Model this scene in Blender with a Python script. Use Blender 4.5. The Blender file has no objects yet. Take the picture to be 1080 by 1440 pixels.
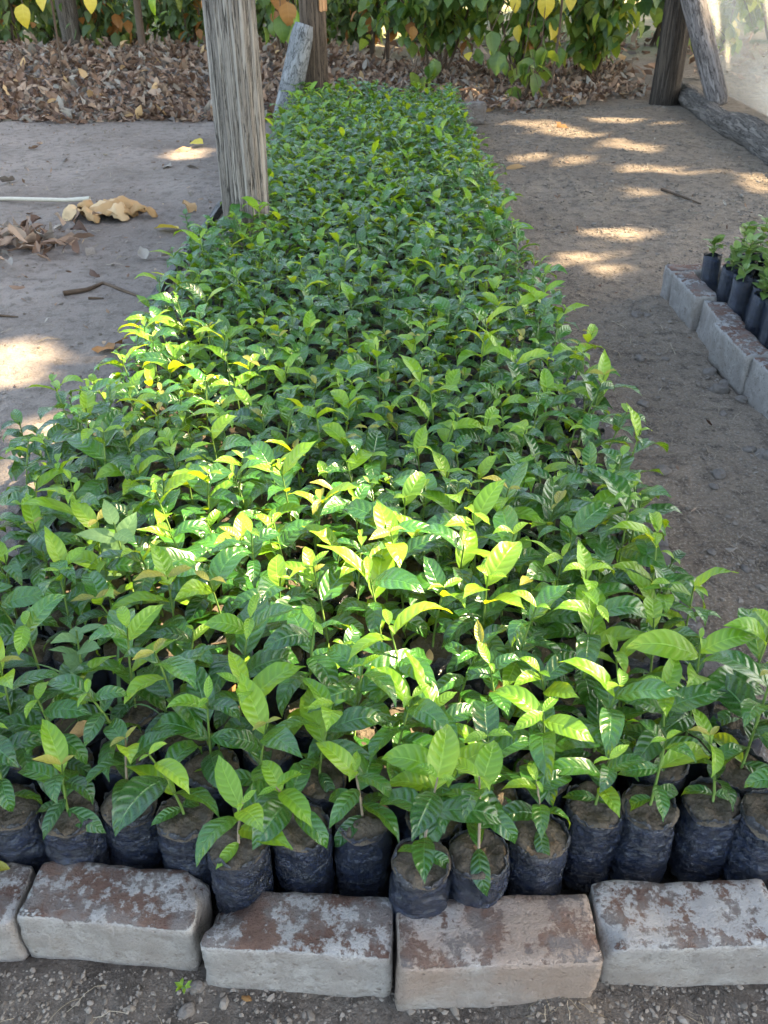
import bpy, math, random
import numpy as np
from mathutils import Vector, Matrix, noise
R = math.radians
rng = random.Random(11)
nr = np.random.RandomState(7)
scene = bpy.context.scene
COL = scene.collection

# ------------------------------------------------------------------ camera, sky, sun, exposure
CAM_H, PITCH, FPX = 1.15, R(33.7), 1180.0
cd = bpy.data.cameras.new('camera'); cam = bpy.data.objects.new('camera', cd); COL.objects.link(cam)
cam.location = (0, 0, CAM_H); cam.rotation_euler = (R(90) - PITCH, 0, 0)
cd.sensor_fit = 'VERTICAL'; cd.sensor_height = 36.0; cd.lens = FPX / 1440 * 36
cd.clip_start = 0.02; cd.clip_end = 400
cd.dof.use_dof = True; cd.dof.focus_distance = 1.55; cd.dof.aperture_fstop = 14.0
scene.camera = cam
SUN_E, SUN_A = R(47), R(14)          # elevation; azimuth from +X towards +Y
S = Vector((math.cos(SUN_E) * math.cos(SUN_A), math.cos(SUN_E) * math.sin(SUN_A), math.sin(SUN_E)))
world = bpy.data.worlds.new('World'); scene.world = world; world.use_nodes = True
wn = world.node_tree; bg = wn.nodes['Background']
sky = wn.nodes.new('ShaderNodeTexSky'); sky.sky_type = 'NISHITA'; sky.sun_disc = False
sky.sun_elevation = SUN_E; sky.sun_rotation = R(90) - SUN_A
sky.air_density = 1.0; sky.dust_density = 2.5; sky.ozone_density = 1.0
wn.links.new(sky.outputs[0], bg.inputs[0]); bg.inputs[1].default_value = 0.15
sd = bpy.data.lights.new('sun', 'SUN'); sun = bpy.data.objects.new('sun', sd); COL.objects.link(sun)
sd.energy = 5.0; sd.angle = R(0.55); sd.color = (1.0, 0.86, 0.66)
sun.rotation_euler = S.to_track_quat('Z', 'Y').to_euler(); sun.location = S * 30
scene.view_settings.view_transform = 'Standard'; scene.view_settings.look = 'None'
scene.view_settings.exposure = 3.0; scene.view_settings.gamma = 1.0
scene.view_settings.use_white_balance = True; scene.view_settings.white_balance_temperature = 7500; scene.view_settings.white_balance_tint = 6
cy = scene.cycles; cy.max_bounces = 6; cy.diffuse_bounces = 3; cy.glossy_bounces = 2; cy.transmission_bounces = 4; cy.transparent_max_bounces = 6
cy.caustics_reflective = False; cy.caustics_refractive = False

# ------------------------------------------------------------------ helpers
CP, SP = math.cos(PITCH), math.sin(PITCH)
def at(x, y, z=0.0):
    """photo pixel -> the point of the horizontal plane at height z"""
    u, v = (x - 540) / FPX, (y - 720) / FPX
    d = Vector((u, CP - v * SP, -SP - v * CP))
    k = (z - CAM_H) / d.z
    return Vector((0, 0, CAM_H)) + d * k
def pix(p):
    q = Vector(p) - Vector((0, 0, CAM_H))
    w = q.y * CP - q.z * SP
    if w < 0.05: return (-9999, -9999)
    return (540 + FPX * q.x / w, 720 - FPX * (q.y * SP + q.z * CP) / w)
def lerp(a, b, t): return a + (b - a) * t
def sstep(a, b, x):
    t = max(0.0, min(1.0, (x - a) / (b - a))); return t * t * (3 - 2 * t)
def N(x, y, z=0.0): return noise.noise(Vector((x, y, z)))

class MB:
    """collects verts, faces, uvs and material slots of one mesh"""
    def __init__(s): s.v = []; s.f = []; s.m = []; s.uv = {}
    def grid(s, rows, slot=0, close=False, uvs=None):
        b = len(s.v); n = len(rows[0])
        for r in rows: s.v.extend([tuple(p) for p in r])
        for i in range(len(rows) - 1):
            for j in range(n if close else n - 1):
                k = (j + 1) % n
                s.f.append((b + i * n + j, b + i * n + k, b + (i + 1) * n + k, b + (i + 1) * n + j)); s.m.append(slot)
        return b, n
    def cap(s, b, n, slot=0, flip=False):
        idx = list(range(b, b + n))
        s.f.append(tuple(reversed(idx)) if flip else tuple(idx)); s.m.append(slot)
    def tube(s, pts, rad, sides=8, slot=0, rough=0.0, seed=0.0, caps=True):
        pts = [Vector(p) for p in pts]; rows = []
        up = Vector((0.13, 0.21, 0.97))
        for i, p in enumerate(pts):
            t = (pts[min(i + 1, len(pts) - 1)] - pts[max(i - 1, 0)]).normalized()
            a = t.cross(up)
            if a.length < 0.05: a = t.cross(Vector((1, 0, 0)))
            a.normalize(); c = t.cross(a)
            r = rad[i] if isinstance(rad, (list, tuple)) else rad
            ring = []
            for j in range(sides):
                w = 2 * math.pi * j / sides
                rr = r * (1 + rough * N(math.cos(w) * 2 + seed, math.sin(w) * 2, i * 0.35 + seed))
                ring.append(p + a * (math.cos(w) * rr) + c * (math.sin(w) * rr))
            rows.append(ring)
        b, n = s.grid(rows, slot, True)
        if caps:
            s.cap(b, n, slot, False); s.cap(b + (len(rows) - 1) * n, n, slot, True)
    def mesh(s, name, mats, smooth=True):
        me = bpy.data.meshes.new(name); me.from_pydata(s.v, [], s.f)
        for m in (mats if isinstance(mats, (list, tuple)) else [mats]): me.materials.append(m)
        me.polygons.foreach_set('material_index', s.m)
        if smooth: me.polygons.foreach_set('use_smooth', [True] * len(s.f))
        me.update(); return me
    def build(s, name, mats, parent=None, smooth=True):
        return obj(name, s.mesh(name, mats, smooth), parent)

def obj(name, me, parent=None, mat=None):
    o = bpy.data.objects.new(name, me); COL.objects.link(o)
    if parent is not None: o.parent = parent
    if mat is not None: o.matrix_local = mat
    return o
def tag(o, label=None, cat=None, group=None, kind=None):
    if label: o['label'] = label
    if cat: o['category'] = cat
    if group: o['group'] = group
    if kind: o['kind'] = kind
    return o
def empty(name, loc, label, cat, group=None, rz=0.0):
    o = bpy.data.objects.new(name, None); COL.objects.link(o); o.empty_display_size = 0.05
    o.location = loc; o.rotation_euler = (0, 0, rz)
    return tag(o, label, cat, group)

# ------------------------------------------------------------------ materials
class NT:
    def __init__(s, name):
        s.mat = bpy.data.materials.new(name); s.mat.use_nodes = True
        s.t = s.mat.node_tree; s.n = s.t.nodes; s.l = s.t.links
        s.out = s.n['Material Output']; s.p = s.n['Principled BSDF']
    def set(s, sock, val):
        if isinstance(val, bpy.types.NodeSocket): s.l.new(val, sock)
        elif isinstance(val, (tuple, list)) and len(val) == 3 and sock.type == 'RGBA': sock.default_value = (*val, 1)
        else: sock.default_value = val
    def math(s, op, a, b=0.0, c=None, clamp=False):
        n = s.n.new('ShaderNodeMath'); n.operation = op; n.use_clamp = clamp
        s.set(n.inputs[0], a); s.set(n.inputs[1], b)
        if c is not None: s.set(n.inputs[2], c)
        return n.outputs[0]
    def mix(s, f, a, b, mode='MIX'):
        n = s.n.new('ShaderNodeMix'); n.data_type = 'RGBA'; n.blend_type = mode
        s.set(n.inputs[0], f); s.set(n.inputs[6], a); s.set(n.inputs[7], b); return n.outputs[2]
    def ramp(s, f, a, b):
        n = s.n.new('ShaderNodeMapRange'); n.interpolation_type = 'SMOOTHSTEP'
        s.set(n.inputs[0], f); n.inputs[1].default_value = a; n.inputs[2].default_value = b; return n.outputs[0]
    def coord(s, kind='Object'):
        return s.n.new('ShaderNodeTexCoord').outputs[kind]
    def rand(s):
        o = s.n.new('ShaderNodeObjectInfo').outputs['Random']; g = s.n.new('ShaderNodeNewGeometry').outputs['Random Per Island']
        return s.math('FRACT', s.math('ADD', o, g))
    def shifted(s, co, amount=37.0):
        """coordinates moved by the object's own random number"""
        n = s.n.new('ShaderNodeVectorMath'); n.operation = 'ADD'; s.set(n.inputs[0], co)
        c = s.n.new('ShaderNodeCombineXYZ'); r = s.math('MULTIPLY', s.n.new('ShaderNodeObjectInfo').outputs['Random'], amount)
        for i in range(3): s.l.new(r, c.inputs[i])
        s.l.new(c.outputs[0], n.inputs[1]); return n.outputs[0]
    def scaled(s, co, v):
        n = s.n.new('ShaderNodeVectorMath'); n.operation = 'MULTIPLY'; s.set(n.inputs[0], co); n.inputs[1].default_value = v; return n.outputs[0]
    def noise(s, co, scale, detail=4.0, rough=0.55, dist=0.0):
        n = s.n.new('ShaderNodeTexNoise'); s.l.new(co, n.inputs['Vector']); n.inputs['Scale'].default_value = scale
        n.inputs['Detail'].default_value = detail; n.inputs['Roughness'].default_value = rough; n.inputs['Distortion'].default_value = dist
        return n.outputs[0]
    def voro(s, co, scale, feature='F1'):
        n = s.n.new('ShaderNodeTexVoronoi'); s.l.new(co, n.inputs['Vector']); n.inputs['Scale'].default_value = scale; n.feature = feature
        return n.outputs['Distance']
    def bump(s, h, strength, dist, prev=None):
        n = s.n.new('ShaderNodeBump'); s.set(n.inputs['Height'], h); n.inputs['Strength'].default_value = strength
        n.inputs['Distance'].default_value = dist
        if prev is not None: s.l.new(prev, n.inputs['Normal'])
        return n.outputs[0]
    def fin(s, color, rough=0.8, normal=None, spec=0.5, trans=None, tfac=0.3):
        s.set(s.p.inputs['Base Color'], color); s.set(s.p.inputs['Roughness'], rough); s.p.inputs['Specular IOR Level'].default_value = spec
        if normal is not None: s.l.new(normal, s.p.inputs['Normal'])
        if trans is not None:
            t = s.n.new('ShaderNodeBsdfTranslucent'); s.set(t.inputs[0], trans)
            if normal is not None: s.l.new(normal, t.inputs['Normal'])
            m = s.n.new('ShaderNodeMixShader'); s.set(m.inputs[0], tfac)
            s.l.new(s.p.outputs[0], m.inputs[1]); s.l.new(t.outputs[0], m.inputs[2]); s.l.new(m.outputs[0], s.out.inputs[0])
        return s.mat

def leaf_mat(name, c_a, c_b, t_a, t_b, rough, veins=8.0, vein_bump=0.5, tfac=0.34, vein_col=0.35, spec=0.5):
    s = NT(name); uv = s.coord('UV'); sep = s.n.new('ShaderNodeSeparateXYZ'); s.l.new(uv, sep.inputs[0])
    u, v = sep.outputs[0], sep.outputs[1]
    au = s.math('ABSOLUTE', s.math('MULTIPLY_ADD', u, 2.0, -1.0))
    ph = s.math('MULTIPLY', s.math('SUBTRACT', v, s.math('MULTIPLY', s.math('POWER', au, 1.3), 0.13)), veins * 2 * math.pi)
    sn = s.math('MULTIPLY_ADD', s.math('SINE', ph), 0.5, 0.5)
    vein = s.math('POWER', sn, 5.0)                              # thin lateral veins
    mid = s.math('SUBTRACT', 1.0, s.ramp(au, 0.015, 0.09), clamp=True)
    fade = s.math('SUBTRACT', 1.0, s.ramp(au, 0.7, 1.0))
    h = s.math('SUBTRACT', s.math('MULTIPLY', s.math('POWER', sn, 1.6), s.math('MULTIPLY', fade, -1.0)), mid)
    r = s.rand(); r2 = s.math('FRACT', s.math('MULTIPLY', r, 7.31))
    co = s.shifted(s.coord('Object'), 11.0)
    mott = s.noise(co, 38.0, 2.0)
    col = s.mix(r, c_a, c_b)
    col = s.mix(s.math('MULTIPLY', s.ramp(mott, 0.35, 0.75), 0.35), col, s.mix(r2, c_b, c_a))
    spot = s.math('MULTIPLY', s.ramp(s.noise(co, 17.0, 3.0, 0.6), 0.66, 0.74), s.ramp(r2, 0.55, 0.75)); col = s.mix(s.math('MULTIPLY', spot, 0.55), col, (0.16, 0.10, 0.03))
    lines = s.math('MULTIPLY', s.math('MAXIMUM', s.math('MULTIPLY', vein, s.math('MULTIPLY', fade, 0.55)), mid), vein_col)
    col = s.mix(lines, col, tuple(min(1.0, c * 1.9 + 0.03) for c in c_b))
    tc = s.mix(r, t_a, t_b); tc = s.mix(s.math('MULTIPLY', lines, 0.5), tc, t_a)
    nb = s.bump(h, vein_bump, 0.002)
    rg = s.math('MULTIPLY_ADD', mott, 0.16, rough - 0.06)
    return s.fin(col, rg, nb, spec, tc, tfac)

M = {}
M['leaf'] = leaf_mat('leaf_mature', (0.006, 0.036, 0.009), (0.030, 0.118, 0.016), (0.22, 0.44, 0.010), (0.52, 0.68, 0.018), 0.27, tfac=0.22, spec=0.62)
M['young'] = leaf_mat('leaf_young', (0.075, 0.20, 0.014), (0.16, 0.29, 0.022), (0.36, 0.52, 0.025), (0.66, 0.68, 0.03), 0.31, tfac=0.38, vein_bump=0.38)
M['bronze'] = leaf_mat('leaf_bronze', (0.16, 0.17, 0.02), (0.27, 0.24, 0.04), (0.45, 0.42, 0.03), (0.58, 0.50, 0.05), 0.38, tfac=0.34, vein_col=0.2, vein_bump=0.3)
M['weed'] = leaf_mat('weed_leaf', (0.075, 0.15, 0.055), (0.11, 0.19, 0.075), (0.12, 0.25, 0.05), (0.18, 0.30, 0.06), 0.62, 6.0, 0.25, 0.25, 0.2, 0.3)
M['small'] = leaf_mat('small_round_leaf', (0.045, 0.10, 0.02), (0.16, 0.23, 0.05), (0.15, 0.30, 0.03), (0.30, 0.40, 0.06), 0.4, 5.0, 0.25, 0.25, 0.3)
M['hedge'] = leaf_mat('hedge_leaf', (0.028, 0.075, 0.018), (0.10, 0.16, 0.03), (0.12, 0.26, 0.02), (0.34, 0.42, 0.04), 0.45, 5.0, 0.3, 0.35, 0.25)
M['hedge_pale'] = leaf_mat('hedge_leaf_pale', (0.09, 0.14, 0.03), (0.22, 0.25, 0.05), (0.3, 0.4, 0.04), (0.5, 0.5, 0.06), 0.5, 5.0, 0.3, 0.4, 0.25)
M['yellow'] = leaf_mat('yellow_leaf', (0.50, 0.36, 0.03), (0.62, 0.46, 0.06), (0.65, 0.48, 0.04), (0.7, 0.5, 0.08), 0.5, 5.0, 0.3, 0.35, 0.2)
M['rust'] = leaf_mat('rust_leaf', (0.22, 0.08, 0.02), (0.34, 0.15, 0.03), (0.4, 0.16, 0.03), (0.5, 0.2, 0.04), 0.6, 5.0, 0.3, 0.3, 0.2)
M['far_green'] = leaf_mat('far_foliage', (0.035, 0.065, 0.02), (0.10, 0.14, 0.05), (0.12, 0.22, 0.03), (0.26, 0.33, 0.08), 0.6, 4.0, 0.2, 0.3, 0.2)
M['blocker_leaf'] = leaf_mat('blocker_foliage', (0.03, 0.07, 0.02), (0.06, 0.11, 0.03), (0.03, 0.07, 0.01), (0.05, 0.09, 0.015), 0.5, 5.0, 0.2, 0.12, 0.2)

def dry_mat(name, c):
    s = NT(name); r = s.rand(); co = s.coord('Object')
    r2 = s.math('FRACT', s.math('MULTIPLY', r, 5.7))
    col = s.mix(s.ramp(r, 0.0, 0.5), c[0], c[1]); col = s.mix(s.ramp(r, 0.5, 1.0), col, c[2])
    n1 = s.noise(co, 22.0, 4.0); col = s.mix(s.math('MULTIPLY', s.ramp(n1, 0.45, 0.75), s.math('MULTIPLY', r2, 0.6)), col, tuple(x * 0.45 for x in c[0]))
    return s.fin(col, 0.75, s.bump(s.noise(co, 60.0, 4.0), 0.35, 0.004), 0.25, col, 0.18)
M['dry'] = dry_mat('dry_leaf', ((0.10, 0.055, 0.036), (0.24, 0.145, 0.095), (0.38, 0.265, 0.185)))
M['dry_tan'] = dry_mat('dry_leaf_tan', ((0.42, 0.24, 0.10), (0.50, 0.31, 0.15), (0.58, 0.40, 0.22)))
M['dry_grey'] = dry_mat('dry_leaf_grey', ((0.14, 0.11, 0.09), (0.25, 0.21, 0.17), (0.36, 0.31, 0.25)))
M['dry_brown'] = dry_mat('dry_leaf_brown', ((0.20, 0.09, 0.03), (0.27, 0.13, 0.045), (0.33, 0.17, 0.06)))
M['straw'] = dry_mat('straw', ((0.20, 0.155, 0.10), (0.28, 0.22, 0.15), (0.38, 0.31, 0.22)))

def stem_mat(name, a, b, rough=0.6):
    s = NT(name); co = s.shifted(s.coord('Object'), 5.0)
    return s.fin(s.mix(s.noise(co, 60.0), a, b), rough, s.bump(s.noise(co, 200.0), 0.3, 0.001), 0.35)
M['stem'] = stem_mat('green_stem', (0.08, 0.16, 0.03), (0.16, 0.22, 0.05))
M['stem_low'] = stem_mat('woody_stem', (0.20, 0.15, 0.10), (0.33, 0.25, 0.18))
M['branch'] = stem_mat('shrub_branch', (0.045, 0.028, 0.018), (0.12, 0.075, 0.045), 0.85)
M['cable'] = stem_mat('black_cable', (0.012, 0.011, 0.011), (0.03, 0.026, 0.025), 0.5)
M['petiole'] = stem_mat('pale_petiole', (0.36, 0.31, 0.24), (0.48, 0.42, 0.33), 0.6)

def bag_mat(name='black_plastic_bag', rim_z=0.166):
    s = NT(name); o = s.coord('Object'); co = s.shifted(o, 23.0)
    w = s.scaled(co, (1.0, 1.0, 2.6))
    wr = s.noise(w, 34.0, 5.0, 0.62, 1.4); fine = s.noise(s.scaled(co, (1, 1, 3.5)), 120.0, 4.0, 0.6, 2.0)
    sep = s.n.new('ShaderNodeSeparateXYZ'); s.l.new(o, sep.inputs[0])
    dust = s.math('MULTIPLY', s.ramp(s.noise(co, 26.0, 5.0, 0.65), 0.58, 0.8), 0.18)
    rim = s.math('MULTIPLY', s.ramp(s.math('ADD', sep.outputs[2], s.math('MULTIPLY', s.noise(co, 42.0), 0.05)), rim_z, rim_z + .039), 0.6)
    d = s.math('MAXIMUM', dust, rim)
    col = s.mix(d, s.mix(s.ramp(wr, 0.35, 0.7), (0.0020, 0.0050, 0.015), (0.0085, 0.022, 0.066)), (0.07, 0.06, 0.048))  # blue sky sheen on the wrinkles painted into the plastic's colour
    ln = s.noise(s.scaled(co, (1, 1, 2.4)), 30.0, 4.0, 0.6, 1.2); crease_glint = s.math('SUBTRACT', 1.0, s.ramp(s.math('ABSOLUTE', s.math('SUBTRACT', ln, 0.5)), 0.0, 0.016))
    crease_glint = s.math('MULTIPLY', crease_glint, s.ramp(s.noise(co, 33.0, 2.0), 0.45, 0.65)); col = s.mix(s.math('MULTIPLY', crease_glint, 0.5), col, (0.06, 0.08, 0.125))  # highlights along the creases, painted in as thin pale lines
    rg = s.math('MULTIPLY_ADD', d, 0.9, 0.15)
    nb = s.bump(wr, 1.0, 0.03); nb = s.bump(fine, 1.0, 0.009, nb)
    s.p.inputs['Coat Weight'].default_value = 0.8; s.p.inputs['Coat Roughness'].default_value = 0.16; s.l.new(nb, s.p.inputs['Coat Normal'])
    return s.fin(col, rg, nb, 0.9)
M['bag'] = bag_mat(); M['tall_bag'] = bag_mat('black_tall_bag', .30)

def soil_mat(name, a, b, c, big=1.2, fine=60.0, bs=1.0):
    s = NT(name); co = s.coord('Object')
    n1 = s.noise(co, big, 5.0); n2 = s.noise(co, fine * 0.33, 6.0, 0.65); n3 = s.noise(co, fine * 3, 4.0, 0.7); vo = s.voro(co, fine * 1.4)
    col = s.mix(s.ramp(n1, 0.3, 0.7), a, b); col = s.mix(s.math('MULTIPLY', s.ramp(n2, 0.42, 0.72), 0.75), col, c)
    col = s.mix(s.math('MULTIPLY', s.ramp(n3, 0.5, 0.75), 0.35), col, tuple(min(1, x * 1.5) for x in b))
    nb = s.bump(n2, 0.55 * bs, 0.03); nb = s.bump(vo, 0.35 * bs, 0.008, nb); nb = s.bump(n3, 0.5 * bs, 0.004, nb)
    return s.fin(col, 0.93, nb, 0.2)
M['bag_soil'] = soil_mat('bag_soil', (0.060, 0.046, 0.034), (0.115, 0.090, 0.066), (0.035, 0.027, 0.02), 14.0, 90.0)

def ground_mat():
    s = NT('soil_ground'); co = s.coord('Object'); sep = s.n.new('ShaderNodeSeparateXYZ'); s.l.new(co, sep.inputs[0])
    wob = s.math('MULTIPLY_ADD', s.noise(co, 2.0), 0.6, -0.3); x = s.math('ADD', sep.outputs[0], wob)
    right = s.ramp(x, -0.1, 0.7)                       # trodden gravelly path right of the bed, packed fine soil left
    n1 = s.noise(co, 1.1, 5.0, 0.6); n2 = s.noise(co, 16.0, 7.0, 0.68); n3 = s.noise(co, 150.0, 4.0, 0.7); vo = s.voro(co, 70.0); vb = s.voro(co, 28.0)
    left_c = s.mix(s.ramp(n1, 0.3, 0.72), (0.165, 0.130, 0.106), (0.27, 0.22, 0.184))
    left_c = s.mix(s.math('MULTIPLY', s.ramp(n2, 0.46, 0.68), 0.75), left_c, (0.105, 0.082, 0.066)); left_c = s.mix(s.math('MULTIPLY', s.ramp(n3, 0.52, 0.68), 0.5), left_c, (0.36, 0.30, 0.255))
    right_c = s.mix(s.ramp(n1, 0.3, 0.7), (0.16, 0.12, 0.088), (0.245, 0.19, 0.142))
    right_c = s.mix(s.math('MULTIPLY', s.ramp(n2, 0.45, 0.68), 0.75), right_c, (0.048, 0.036, 0.028))
    right_c = s.mix(s.math('MULTIPLY', s.ramp(n3, 0.50, 0.66), 0.7), right_c, (0.33, 0.275, 0.22))
    col = s.mix(right, left_c, right_c)
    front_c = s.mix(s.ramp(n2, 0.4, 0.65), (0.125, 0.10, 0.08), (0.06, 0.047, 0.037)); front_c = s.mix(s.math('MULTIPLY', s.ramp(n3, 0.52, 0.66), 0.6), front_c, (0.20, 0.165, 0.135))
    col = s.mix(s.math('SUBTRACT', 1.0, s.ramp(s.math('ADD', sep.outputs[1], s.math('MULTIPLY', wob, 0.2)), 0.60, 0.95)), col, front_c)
    far = s.ramp(sep.outputs[1], 10.0, 14.0)
    col = s.mix(far, col, s.mix(s.ramp(s.noise(co, 0.5, 5.0), 0.42, 0.6), (0.10, 0.12, 0.045), (0.26, 0.20, 0.12)))
    # shade under and between the bags, painted as darker soil
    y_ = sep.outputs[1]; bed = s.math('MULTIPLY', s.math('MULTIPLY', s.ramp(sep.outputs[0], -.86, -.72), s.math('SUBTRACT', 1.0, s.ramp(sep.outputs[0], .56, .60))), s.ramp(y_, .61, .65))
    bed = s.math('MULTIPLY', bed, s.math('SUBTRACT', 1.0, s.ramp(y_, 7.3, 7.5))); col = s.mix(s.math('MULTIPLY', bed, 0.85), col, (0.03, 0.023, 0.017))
    n = s.bump(n2, 0.9, 0.045); b2 = s.math('MULTIPLY', s.math('SUBTRACT', 1.0, vo), s.math('MULTIPLY_ADD', right, 0.8, 0.2))
    n = s.bump(b2, 0.6, 0.012, n); n = s.bump(n3, 0.7, 0.006, n)
    return s.fin(col, 0.94, n, 0.2)
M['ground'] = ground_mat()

def stone_mat():
    s = NT('gravel_stone'); r = s.rand(); co = s.coord('Object')
    col = s.mix(r, (0.10, 0.078, 0.060), (0.25, 0.21, 0.172)); col = s.mix(s.math('MULTIPLY', s.noise(co, 90.0), 0.5), col, (0.12, 0.095, 0.075))
    return s.fin(col, 0.9, s.bump(s.noise(co, 160.0), 0.5, 0.003), 0.25)
M['stone'] = stone_mat()
def stone_big():
    s = NT('dusty_stone'); co = s.shifted(s.coord('Object'), 9.0)
    col = s.mix(s.noise(co, 40.0, 6.0, 0.7), (0.09, 0.075, 0.065), (0.24, 0.205, 0.175)); col = s.mix(s.math('MULTIPLY', s.ramp(s.noise(co, 120.0, 4.0), 0.5, 0.65), 0.6), col, (0.15, 0.115, 0.088))
    return s.fin(col, 0.92, s.bump(s.noise(co, 70.0, 6.0, 0.7), 0.9, 0.01), 0.2)
M['stone_big'] = stone_big()

def brick_mat(name, wash_front, wash_top, clay_a=(0.135, 0.072, 0.053), clay_b=(0.24, 0.145, 0.108), peach=0.0):
    s = NT(name); o = s.coord('Object'); co = s.shifted(o, 19.0); sep = s.n.new('ShaderNodeSeparateXYZ'); s.l.new(o, sep.inputs[0])
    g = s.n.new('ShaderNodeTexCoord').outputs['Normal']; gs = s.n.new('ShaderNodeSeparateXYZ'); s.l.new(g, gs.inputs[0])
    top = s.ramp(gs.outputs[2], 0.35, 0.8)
    n1 = s.noise(co, 15.0, 10.0, 0.72, 0.0); n2 = s.noise(co, 60.0, 6.0, 0.75); n3 = s.noise(co, 240.0, 3.0, 0.7); n4 = s.noise(co, 7.0, 4.0)
    clay = s.mix(s.ramp(n4, 0.3, 0.7), clay_a, clay_b); clay = s.mix(s.math('MULTIPLY', s.ramp(n2, 0.45, 0.7), 0.5), clay, tuple(c * 0.5 for c in clay_a))
    grey = s.mix(n2, (0.19, 0.17, 0.155), (0.30, 0.275, 0.26)); clay = s.mix(s.math('MULTIPLY', s.ramp(s.noise(co, 22.0, 5.0), 0.42, 0.60), 0.7), clay, grey)
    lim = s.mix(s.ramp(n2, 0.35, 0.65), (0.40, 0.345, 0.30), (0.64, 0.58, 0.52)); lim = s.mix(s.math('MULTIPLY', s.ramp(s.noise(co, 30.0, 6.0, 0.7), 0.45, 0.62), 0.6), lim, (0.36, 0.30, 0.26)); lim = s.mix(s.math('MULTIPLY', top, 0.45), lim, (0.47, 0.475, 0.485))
    lim = s.mix(s.math('MULTIPLY', s.ramp(n4, 0.5, 0.75), 0.45), lim, (0.42, 0.33, 0.25))
    if peach > 0: lim = s.mix(s.math('MULTIPLY', s.ramp(n4, 0.35, 0.6), peach), lim, (0.44, 0.30, 0.22))
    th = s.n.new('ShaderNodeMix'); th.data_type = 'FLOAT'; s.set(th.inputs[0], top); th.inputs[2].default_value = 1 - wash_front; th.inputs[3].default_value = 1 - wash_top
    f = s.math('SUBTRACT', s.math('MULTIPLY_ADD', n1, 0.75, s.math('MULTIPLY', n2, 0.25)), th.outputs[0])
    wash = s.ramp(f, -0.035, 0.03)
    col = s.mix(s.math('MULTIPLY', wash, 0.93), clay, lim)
    pit = s.math('MULTIPLY', s.math('SUBTRACT', 1.0, s.ramp(s.voro(co, 75.0), 0.10, 0.26)), s.ramp(s.noise(co, 28.0, 3.0), 0.5, 0.6)); col = s.mix(s.math('MULTIPLY', pit, 0.6), col, (0.09, 0.06, 0.045))
    dirt = s.math('MULTIPLY', s.math('SUBTRACT', 1.0, s.ramp(s.math('ADD', sep.outputs[2], s.math('MULTIPLY', n1, 0.05)), 0.0, 0.055)), 0.6)
    col = s.mix(dirt, col, (0.17, 0.13, 0.10))
    nb = s.bump(s.math('MULTIPLY_ADD', pit, -0.6, n1), 0.6, 0.02); nb = s.bump(s.math('ADD', n2, s.math('MULTIPLY', wash, 0.35)), 0.8, 0.008, nb); nb = s.bump(n3, 0.7, 0.003, nb)
    return s.fin(col, 0.9, nb, 0.25)
M['brick_a'] = brick_mat('brick_whitewashed', 0.66, 0.46)
M['brick_b'] = brick_mat('brick_worn', 0.66, 0.475)
M['brick_c'] = brick_mat('brick_peach', 0.70, 0.49, peach=0.7)
M['brick_d'] = brick_mat('brick_white_top', 0.66, 0.505)
M['brick_pale'] = brick_mat('brick_pale', 0.66, 0.46, (0.19, 0.10, 0.075), (0.30, 0.18, 0.135))
M['brick_grey'] = brick_mat('brick_grey', 0.42, 0.40, (0.15, 0.12, 0.10), (0.22, 0.185, 0.16))

def wood_mat(name, a, b, c, along=(6, 6, 0.16), scale=9.0, bs=1.0):
    s = NT(name); co = s.shifted(s.coord('Object'), 3.0); g = s.scaled(co, along)
    n1 = s.noise(g, scale, 6.0, 0.65, 0.6); n2 = s.noise(g, scale * 4, 5.0, 0.7, 0.3); n3 = s.noise(co, 4.0, 4.0)
    col = s.mix(s.ramp(n1, 0.3, 0.7), a, b); col = s.mix(s.math('MULTIPLY', s.ramp(n2, 0.5, 0.66), 0.75), col, c)
    col = s.mix(s.math('MULTIPLY', s.ramp(n3, 0.5, 0.8), 0.45), col, b)
    crack = s.math('SUBTRACT', 1.0, s.ramp(s.math('ABSOLUTE', s.math('SUBTRACT', n1, 0.5)), 0.0, 0.03)); col = s.mix(s.math('MULTIPLY', crack, 0.88), col, tuple(x * 0.25 for x in c))
    nb = s.bump(n1, 0.7 * bs, 0.03); nb = s.bump(s.math('MULTIPLY', crack, -1.0), 0.6 * bs, 0.012, nb); nb = s.bump(n2, 0.5 * bs, 0.005, nb)
    return s.fin(col, 0.88, nb, 0.2)
M['post'] = wood_mat('weathered_post', (0.15, 0.125, 0.105), (0.34, 0.30, 0.26), (0.05, 0.038, 0.03))
M['post_dark'] = wood_mat('dark_post', (0.035, 0.027, 0.022), (0.085, 0.065, 0.05), (0.02, 0.015, 0.012))
M['post_brown'] = wood_mat('brown_post', (0.07, 0.05, 0.035), (0.15, 0.105, 0.075), (0.04, 0.028, 0.02))
M['log_grey'] = wood_mat('grey_log', (0.15, 0.15, 0.15), (0.25, 0.25, 0.25), (0.09, 0.09, 0.088), (3, 3, 1.0), 8.0, 0.8)
M['log_dark'] = wood_mat('ground_log', (0.095, 0.078, 0.066), (0.21, 0.175, 0.15), (0.035, 0.028, 0.024), (5, 5, .5), 7.0)
M['post_lean'] = wood_mat('leaning_post', (0.13, 0.11, 0.105), (0.24, 0.21, 0.20), (0.06, 0.05, 0.045), (5, 5, 0.6), 8.0)
M['bare_wood'] = wood_mat('bare_wood', (0.42, 0.20, 0.09), (0.58, 0.34, 0.18), (0.28, 0.12, 0.05))
M['plank'] = wood_mat('plank', (0.10, 0.095, 0.09), (0.18, 0.17, 0.16), (0.05, 0.045, 0.04), (6, 0.6, 6), 8.0)
M['bark'] = wood_mat('bark', (0.08, 0.06, 0.045), (0.16, 0.13, 0.10), (0.04, 0.03, 0.02))

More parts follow.
